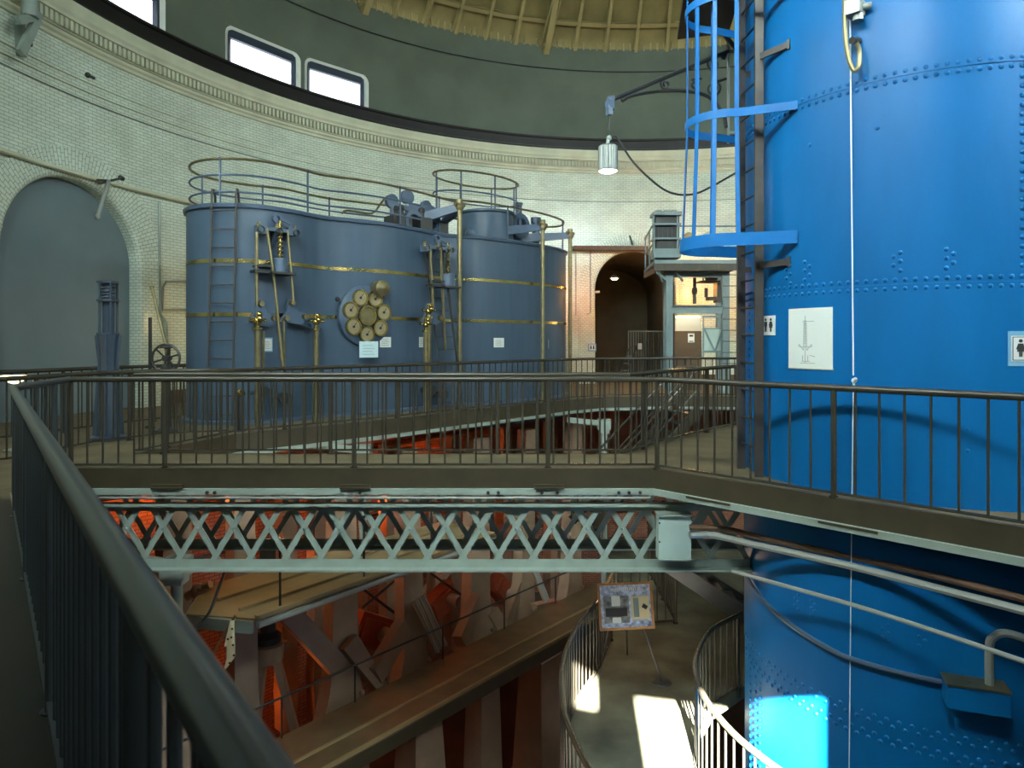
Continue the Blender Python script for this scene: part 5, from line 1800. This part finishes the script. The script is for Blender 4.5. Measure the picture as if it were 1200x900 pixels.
panel(0.12, 0.28, 0.52, 0.46, 0.008, 'ink', 'dark_hall', ph)
wp = panel(0.60, 0.20, 0.93, 0.70, 0.002, 'cream', 'white_panel', t)
panel(0.64, 0.25, 0.74, 0.66, 0.008, 'elev', 'engraving', wp)
mb = MB().plate([BP(0.79, 0.46, 0.008), BP(0.87, 0.40, 0.008), BP(0.91, 0.47, 0.008), BP(0.83, 0.54, 0.008)], nb, 0.003)
obj('engraving', mb, M['ink'], wp, smooth=0)
ti = MB()
random.seed(5)
for i in range(14):
    u = 0.24 + i * 0.038
    ti.plate([BP(u, 0.83, 0.003), BP(u + 0.018, 0.83, 0.003), BP(u + 0.018, 0.83 + 0.05 + 0.03 * random.random(), 0.003), BP(u, 0.88, 0.003)], nb, 0.003)
obj('faded_heading', ti, M['paper'], t, smooth=0)
foot = Vector((GX(776, 10.0), 10.0, LD))
obj('easel_leg', MB().cyl(BP(0.8, 0.02, -0.03), foot, 0.012, 8), M['iron'], t)
obj('easel_leg', MB().cyl(BP(0.15, 0.02, -0.03), Vector((GX(704, 10.5), 10.5, LD)), 0.012, 8), M['iron'], t)
obj('easel_leg', MB().cyl(BP(0.5, 0.4, -0.03), Vector((GX(735, 10.9), 10.9, LD)), 0.012, 8), M['iron'], t)
obj('foot_plate', MB().lathe([(0.0, 0.02), (0.12, 0.02), (0.14, 0)], foot, 16), M['iron'], t)

# ------------------------------------------------------------------ engine frames in the pit
LU = Vector((0.647, 0.762, 0))             # along the lower engine
LN = Vector((-0.762, 0.647, 0))            # away from the viewer
L0 = Vector((-1.95, 10.4, 0))
def pl(px, offn):
    """ground point where column px meets the vertical plane offn metres behind the platform's front edge"""
    p = L0 + LN * offn
    k = (px - 600) / F
    s = (k * p.y - p.x) / (LU.x - k * LU.y)
    return p + LU * s
def pz(px, py, offn):
    q = pl(px, offn)
    return Vector((q.x, q.y, EYE + (400 - py) * q.y / F))
ax_ = math.atan2(LU.y, LU.x)
PLAT = -4.5
def quad(s0, s1, n0, n1):
    return [tuple((L0 + LU * s + LN * n)[:2]) for s, n in ((s0, n0), (s1, n0), (s1, n1), (s0, n1))]
t = thing('operating_platform', 'long brown plate platform running below the cast engine frames', 'platform', (L0.x, L0.y, PLAT))
obj('deck_plate', MB().prism(quad(-5, 8.2, 0, 1.25), PLAT - 0.05, PLAT), M['brownplat'], t, smooth=0)
mb = MB()
a, b_ = L0 + LU * -5, L0 + LU * 8.2
mb.bar(a + Vector((0, 0, PLAT - 0.12)), b_ + Vector((0, 0, PLAT - 0.12)), 0.06, 0.22)
mb.bar(a + LN * 1.22 + Vector((0, 0, PLAT - 0.12)), b_ + LN * 1.22 + Vector((0, 0, PLAT - 0.12)), 0.06, 0.22)
obj('edge_beam', mb, M['fascia'], t, smooth=0)
mb = MB().bar(a + LN * 0.5 + Vector((0, 0, PLAT + 0.01)), b_ + LN * 0.5 + Vector((0, 0, PLAT + 0.01)), 0.05, 0.03)
mb.bar(a + LN * 0.03 + Vector((0, 0, PLAT + 0.02)), b_ + LN * 0.03 + Vector((0, 0, PLAT + 0.02)), 0.05, 0.05)
obj('kick_strip', mb, M['tan'], t, smooth=0)
t = thing('guard_rail', 'thin single guard rail along the brown platform before the engine frames', 'railing', (L0.x, L0.y, PLAT))
a, b_ = L0 + LU * -4.5 + LN * 1.2, L0 + LU * 8 + LN * 1.2
obj('rail_bar', MB().cyl(a + Vector((0, 0, PLAT + 0.62)), b_ + Vector((0, 0, PLAT + 0.62)), 0.018, 8), M['iron'], t)
for px in (330, 416, 519, 591, 651):
    q = pl(px, 1.2)
    obj('rail_post', MB().cyl((q.x, q.y, PLAT), (q.x, q.y, PLAT + 0.62), 0.016, 8), M['iron'], t)

fr = thing('engine_frame', 'tall tan cast iron A-frames with flared feet and braces under the slate engine', 'engine frame', pl(475, 2.4) + Vector((0, 0, PIT)))
def leg(px_f, px_t, wf, wt, nf=1.75, nt=3.3, zf=-5.15, zt=-0.8, flare=True, m='frame'):
    f_, t_ = pl(px_f, nf), pl(px_t, nt)
    f_.z, t_.z = zf, zt
    mb = MB()
    pts = []
    # lofted tapered leg with flared foot
    prof = [(0.0, wf * (2.0 if flare else 1.0)), (0.06, wf * (1.55 if flare else 1.0)), (0.14, wf * 1.15), (0.25, wf), (1.0, wt)]
    vs, fs = [], []
    for f, wd_ in prof:
        c = f_.lerp(t_, f)
        dp = 0.30
        for i, j in ((-1, -1), (1, -1), (1, 1), (-1, 1)):
            vs.append(c + LU * (wd_ / 2 * i) + LN * (dp / 2 * j))
    for k in range(len(prof) - 1):
        for i in range(4):
            i2 = (i + 1) % 4
            fs.append((k * 4 + i, k * 4 + i2, (k + 1) * 4 + i2, (k + 1) * 4 + i))
    fs += [(0, 3, 2, 1), tuple(len(vs) - 4 + i for i in range(4))]
    mb.add(vs, fs)
    o = obj('leg', mb, M[m], fr, smooth=25)
    if flare:
        mb = MB()
        for f in (0.18, 0.28, 0.38, 0.48):
            c = f_.lerp(t_, f)
            mb.bar(c - LU * (wf * 0.56) - LN * 0.16, c + LU * (wf * 0.56) - LN * 0.16, 0.05, 0.05)
        obj('foot_bolt_strip', MB().sphere(f_ - LU * wf * 0.8 - LN * 0.16 + Vector((0, 0, 0.25)), 0.07).sphere(f_ + LU * wf * 0.8 - LN * 0.16 + Vector((0, 0, 0.25)), 0.07).sphere(f_ + LU * wf * 0.6 - LN * 0.16 + Vector((0, 0, 0.5)), 0.05), M[m], o)
    return o
LEGS = [(200, 204, 0.50, 0.42), (285, 281, 0.40, 0.38), (399, 400, 0.56, 0.46), (482, 475, 0.52, 0.44), (557, 559, 0.62, 0.54), (612, 617, 0.46, 0.42), (668, 672, 0.5, 0.46)]
for a in LEGS:
    leg(*a)
for px in (335, 372, 455, 530, 590, 645):
    leg(px, px, 0.34, 0.32, 4.6, 4.0, -6.5, -0.8, False)
def brace(p, q, w, d=0.22, m='frame', n=1.75, n2=None, w1=None):
    a, b_ = pz(*p, n), pz(*q, n if n2 is None else n2)
    return obj('brace', MB().bar(a, b_, d, w, up=LN.cross(b_ - a), w1=d, h1=w1 or w), M[m], fr, smooth=0)
brace((326, 705), (396, 782), 0.34, n=2.3, n2=1.85)
brace((408, 752), (446, 806), 0.34, n=1.9, n2=1.6, w1=0.2)
brace((473, 733), (438, 792), 0.36, n=1.9, n2=1.6)
brace((560, 700), (538, 752), 0.3, n=1.95, n2=1.6)
brace((575, 716), (590, 742), 0.3, n=1.9, n2=1.7)
brace((608, 686), (588, 742), 0.26, n=2.1, n2=1.7)
brace((625, 712), (652, 706), 0.16, n=1.7)
brace((545, 640), (480, 720), 0.22, n=4.2, n2=3.6)
brace((440, 640), (385, 720), 0.24, n=4.2, n2=3.6)
mb = MB()
a, b_ = pz(250, 782, 1.6), pz(690, 716, 1.6)
a.z = b_.z = -5.05
mb.bar(a, b_, 0.5, 0.30)
obj('sole_plate', mb, M['frame'], fr, smooth=0)
# striped guide plates between the legs
def guide(p, q, w, lab):
    a, b_ = pz(*p, 1.9), pz(*q, 1.5)
    t = thing('guide_plate', lab, 'plate', b_, 'guide plates between engine legs')
    obj('plate', MB().bar(a, b_, 0.05, w, up=LN.cross(b_ - a)), M['frame'], t, smooth=0)
    s_ = LN.cross(b_ - a).normalized()
    for k in (-0.35, 0, 0.35):
        obj('ridge', MB().bar(a + s_ * w * k - LN * 0.04, b_ + s_ * w * k - LN * 0.04, 0.03, 0.03), M['conduit'], t, smooth=0)
guide((490, 700), (517, 760), 0.32, 'ribbed slanting plate right of the fourth engine leg')
guide((626, 668), (640, 704), 0.18, 'short ribbed plate right of the farthest lit engine leg')
# crosshead and piston rod
c = pz(314, 750, 2.3)
t = thing('piston_crosshead', 'piston rod and crosshead with pale slipper guides between the nearest engine legs', 'crosshead', Vector((c.x, c.y, -5.6)))
obj('piston_rod', MB().cyl(c + Vector((0, 0, -0.05)), c + Vector((0, 0, 1.6)), 0.13, 16).lathe([(0.22, -0.02), (0.22, 0.08), (0.14, 0.16)], c, 20), M['iron'], t)
obj('crosshead_block', MB().lathe([(0.24, -0.34), (0.26, -0.06), (0.2, -0.03), (0, -0.03)], c, 20).cyl(c + Vector((0, 0, -0.2)) - LU * 0.36, c + Vector((0, 0, -0.2)) + LU * 0.36, 0.08), M['frame'], t)
for s in (-1, 1):
    obj('guide_leg', MB().bar(c + Vector((0, 0, -0.3)) + LU * 0.14 * s, c + Vector((0, 0, -1.75)) + LU * 0.42 * s - LN * 0.2, 0.2, 0.12), M['frame'], t, smooth=0)
def crank(px, py, n, lab, sz=0.5, rot=0.5):
    c = pz(px, py, n)
    t = thing('crank_web', lab, 'crank', c - Vector((0, 0, sz)), 'red crank webs')
    R = Matrix.Rotation(ax_, 3, 'Z') @ Matrix.Rotation(rot, 3, 'Y')
    obj('web', MB().box(c, (sz * 1.5, 0.3, sz), M=R).box(c - LN * 0.0, (sz * 1.2, 0.42, sz * 0.7), M=R), M['red'], t, smooth=0)
    obj('crank_pin', MB().cyl(c - LN * 0.5 + R @ Vector((sz * 0.3, 0, 0)), c + LN * 0.5 + R @ Vector((sz * 0.3, 0, 0)), sz * 0.25, 16), M['conduit'], t)
    obj('connecting_rod', MB().bar(c + LN * 0.3, c + LN * 0.5 + Vector((0, 0, 3.0)) + LU * 0.3, 0.14, 0.26), M['frame'], t, smooth=0)
crank(434, 738, 3.0, 'large red crank web glowing between the third and fourth engine legs', 0.62)
crank(515, 705, 3.2, 'red crank web between the fourth and fifth engine legs', 0.55, -0.4)
crank(586, 690, 3.2, 'red crank web beyond the fifth engine leg', 0.5, 0.8)
# lower pillars under the platform
def pillar(px, w0, w1, lab, n=0.55):
    q = pl(px, n)
    t = thing('foundation_pillar', lab, 'pillar', (q.x, q.y, PIT), 'pillars below the platform')
    vs, fs = [], []
    for z, w in ((PIT, w0 * 1.3), (PIT + 0.25, w0), (PLAT - 0.5, w1), (PLAT - 0.25, w1 * 1.25)):
        for i, j in ((-1, -1), (1, -1), (1, 1), (-1, 1)):
            vs.append(Vector((q.x, q.y, z)) + LU * (w / 2 * i) + LN * (w * 0.4 * j))
    for k in range(3):
        for i in range(4):
            fs.append((k * 4 + i, k * 4 + (i + 1) % 4, (k + 1) * 4 + (i + 1) % 4, (k + 1) * 4 + i))
    fs += [(3, 2, 1, 0), (12, 13, 14, 15)]
    obj('shaft', MB().add(vs, fs), M['frame'], t, smooth=0)
    obj('cap', MB().box((q.x, q.y, PLAT - 0.24), (w1 * 1.5, w1 * 1.2, 0.12), ax_), M['frame'], t, smooth=0)
pillar(408, 0.6, 0.5, 'tan foundation pillar nearest the viewer below the brown platform')
pillar(492, 0.85, 0.6, 'broad tan foundation pillar second along below the brown platform')
pillar(566, 0.62, 0.5, 'tan foundation pillar third along below the brown platform')
pillar(634, 0.95, 0.7, 'broad tan foundation pillar next to the curved lower balustrade')
# middle gallery with tan plates
GZ = -2.2
g0, g1 = Vector((-3.46, 9.23, 0)), Vector((-2.02, 11.08, 0))
du = (g1 - g0).normalized()
dn = Vector((-du.y, du.x, 0))
g2 = g0 + du * 5.2
t = thing('middle_gallery', 'tan plated gallery hung below the lattice girder, lit warm yellow', 'platform', (g0.x, g0.y, GZ))
obj('gallery_plate', MB().prism([tuple(p[:2]) for p in (g0, g2, g2 + dn * 1.5, g0 + dn * 1.75 + du * 0.2, g0 + dn * 0.9 - du * 0.5)], GZ - 0.06, GZ), M['tan'], t, smooth=0)
mb = MB()
for k in (0.0, 0.42, 1.0):
    mb.bar(g0 + dn * k + Vector((0, 0, GZ + 0.02)), g2 + dn * k + Vector((0, 0, GZ + 0.02)), 0.05 if k else 0.07, 0.05)
obj('edge_bead', mb, M['tan'], t, smooth=0)
obj('gutter_pipe', MB().cyl(g0 - dn * 0.04 + Vector((0, 0, GZ - 0.08)), g2 - dn * 0.04 + Vector((0, 0, GZ - 0.08)), 0.045, 10), M['conduit'], t)
for s in (0.4, 1.9, 3.4):
    p = g0 + du * s + dn * 0.05
    obj('hanger_rod', MB().cyl(p + Vector((0, 0, GZ)), p + Vector((0, 0, GZ + 1.0)), 0.018, 8), M['iron'], t)
mb = MB().bar(g0 - du * 0.05 + Vector((0, 0, GZ - 0.1)), g0 + dn * 0.9 - du * 0.5 + Vector((0, 0, GZ - 0.1)), 0.05, 0.16).bar(g0 + dn * 0.9 - du * 0.5 + Vector((0, 0, GZ - 0.1)), g0 + dn * 1.75 + du * 0.2 + Vector((0, 0, GZ - 0.1)), 0.05, 0.16)
obj('end_beam', mb, M['steel'], t, smooth=0)
# clutter on the gallery: valve and rods
c = W(233, 693, 10.2)
t = thing('gate_valve', 'pale gate valve on the tan gallery behind the pipe post', 'valve', Vector((c.x, c.y, GZ)))
zv = c.z
obj('valve_body', MB().sphere(c, 0.12).cyl(c - Vector((0.18, 0, 0.08)), c + Vector((0.18, 0, 0.10)), 0.07, 12).lathe([(0.13, -0.02), (0.13, 0.02)], c + Vector((0.1, 0, 0.06)), 12), M['frame'], t)
obj('valve_stem', MB().cyl((c.x, c.y, GZ), c, 0.05, 10), M['conduit'], t)
run('dark_hose', [W(228, 738, 9.0), W(245, 718, 9.2), W(256, 690, 9.4), W(264, 668, 9.4)], 0.02, M['iron'], 'dark bent rod rising past the tan gallery end', 'rod')
# cream gusset plate on a slanting rod
t = thing('gusset_plate', 'cream triangular steel plate with bolt holes hanging by the gallery end', 'plate', W(262, 789, 8.6))
mb = MB().plate([W(261, 789, 8.6), W(276, 769, 8.5), W(274.5, 727, 8.5), W(270, 727, 8.5), W(263, 757, 8.55), W(266, 757, 8.55), W(266, 772, 8.57)], (0, -1, 0), 0.012)
obj('plate', mb, M['cream'], t, smooth=0)
for px, py in ((272, 737), (267, 749), (271, 747), (273, 756), (269, 777), (274, 768)):
    p = W(px, py, 8.47)
    obj('bolt_hole', MB().lathe([(0, -0.004), (0.013, -0.004), (0.013, 0.004)], p, 8, Matrix(((1, 0, 0), (0, 0, -1), (0, 1, 0)))), M['ink'], t)
obj('slanting_rod', MB().cyl(W(235, 792, 8.6), W(276, 721, 8.6), 0.018, 8), M['oldbrass'], t)
# red-lit brick partition behind the frames
mb = MB()
uv = []
s0, s1 = -9.0, 9.5
N = 5.6
for s in (s0, s1):
    for z in (PIT, -0.32):
        p = L0 + LU * s + LN * N
        mb.v.append((p.x, p.y, z)); uv.append((s, z))
mb.f = [(0, 1, 3, 2)]
struct(obj('wall_pit', mb, M['pitbrick'], uv=uv, smooth=0))
# pipes crossing the partition
for i, (z, lab) in enumerate(((-1.5, 'upper thin pipe along the red brick partition behind the frames'), (-2.9, 'middle thin pipe along the red brick partition behind the frames'), (-4.2, 'lower thin pipe along the red brick partition behind the frames'))):
    a, b_ = L0 + LU * -8 + LN * (N - 0.12), L0 + LU * 9 + LN * (N - 0.12)
    run('partition_pipe', [a + Vector((0, 0, z)), b_ + Vector((0, 0, z + 0.5 - i * 0.3))], 0.045, M['iron'], lab, sm=False)
# cross bracing rods seen against the red wall
for i, (p, q, lab) in enumerate((((425, 690), (465, 720), 'thin dark tie rod sloping down between the third and fourth engine legs'), ((425, 712), (465, 678), 'thin dark tie rod sloping up between the third and fourth engine legs'), ((505, 672), (545, 700), 'thin dark tie rod sloping down between the fourth and fifth engine legs'))):
    run('tie_rod', [pz(*p, 2.9), pz(*q, 2.9)], 0.03, M['iron'], lab, 'rod', sm=False)
LK = 1.25
SUNE = 380.0
EXPO = 0.0
LR_ = (1, 0.19, 0.035)
LAMPS = [
    (P_O + P_D * 2.6 + Vector((-0.3, 0, 2.9)), 22, (1, 0.66, 0.30), 0.1),
    (W(812, 338, 23.2), 250, (1, 0.42, 0.10), 0.15),
    (W(808, 378, 20.9), 16, (1, 0.7, 0.35), 0.1),
    (W(676, 345, 23.9), 70, (1, 0.42, 0.28), 0.1),
    (rp(az_of(214), RW - 1.6, 2.0), 30, (1, 0.74, 0.34), 0.3),
    (LT - Vector((0, 0, 0.35)), 14, (1, 0.93, 0.8), 0.1),
    (pl(345, 4.2) + Vector((0, 0, -3.2)), 34, LR_, 0.15),
    (pl(430, 4.4) + Vector((0, 0, -2.2)), 50, LR_, 0.15),
    (pl(520, 4.4) + Vector((0, 0, -1.8)), 60, LR_, 0.15),
    (pl(200, 4.6) + Vector((0, 0, -1.4)), 90, (1, 0.24, 0.045), 0.15),
    (pl(650, 3.6) + Vector((0, 0, -4.0)), 22, LR_, 0.15),
    (pl(300, 4.2) + Vector((0, 0, -6.0)), 30, LR_, 0.15),
    (Vector((-3.6, 10.4, -0.9)), 18, (1, 0.72, 0.32), 0.12),
    (L0 + LU * 3.0 - LN * 2.4 + Vector((0, 0, -2.0)), 36, (1, 0.66, 0.40), 0.2),  # added fill light for the front of the engine frames
    (L0 + LU * -1.0 - LN * 2.0 + Vector((0, 0, -4.0)), 16, (1, 0.7, 0.55), 0.2),
]
# ------------------------------------------------------------------ camera, light
cam = bpy.data.cameras.new('camera')
co = bpy.data.objects.new('camera', cam)
COL.objects.link(co)
co.location = (0, 0, EYE)
co.rotation_euler = (PI / 2, 0, 0)
cam.lens = 24
cam.sensor_width = 36
cam.shift_y = -50 / 1200
cam.clip_start = 0.05
cam.clip_end = 200
cam.dof.use_dof = True
cam.dof.focus_distance = 11
cam.dof.aperture_fstop = 4.5
SC.camera = co

w = bpy.data.worlds.new('world')
SC.world = w
w.use_nodes = True
w.node_tree.nodes['Background'].inputs[0].default_value = (0.86, 0.93, 1.0, 1)
w.node_tree.nodes['Background'].inputs[1].default_value = 3.2

def light(name, kind, loc, energy, col, size=0.2, aim=None, size_y=None, spread=None):
    l = bpy.data.lights.new(name, kind)
    l.energy = energy
    l.color = col
    if kind == 'AREA':
        l.shape = 'RECTANGLE'
        l.size = size
        l.size_y = size_y or size
        if spread:
            l.spread = spread
    elif kind != 'SUN':
        l.shadow_soft_size = size
    o = bpy.data.objects.new(name, l)
    COL.objects.link(o)
    o.location = loc
    if aim is not None:
        o.rotation_euler = (Vector(aim) - Vector(loc)).to_track_quat('-Z', 'Y').to_euler()
    return o
# added area lights in place of clerestory daylight; no windows built there
for adeg, e in ((-152, 620), (-130, 480), (-106, 260), (166, 480), (146, 520), (122, 420), (98, 200)):
    a = math.radians(adeg)
    p = rp(a, RW - 0.4, (WB + WTOP) / 2)
    light('window_daylight', 'AREA', p, e * LK, (0.86, 1.0, 0.95), 3.2, aim=(RC[0] - 1.5, RC[1] + 3.5, 2.5), size_y=1.4, spread=math.radians(110))
s = light('sun', 'SUN', (0, -20, 20), SUNE, (1.0, 0.95, 0.86))
s.data.angle = math.radians(0.6)
s.rotation_euler = (-SUN_D).to_track_quat('-Z', 'Y').to_euler()
# lamps of the place, and the added front fill
for loc, e, c, sz in LAMPS:
    light('lamp', 'POINT', loc, e, c, sz)
SC.view_settings.view_transform = 'Standard'
SC.view_settings.look = 'None'
SC.view_settings.exposure = EXPO
SC.view_settings.gamma = 1
SC.view_settings.use_curve_mapping = False
SC.cycles.use_denoising = True
SC.cycles.max_bounces = 6
SC.cycles.diffuse_bounces = 4
SC.cycles.sample_clamp_indirect = 6
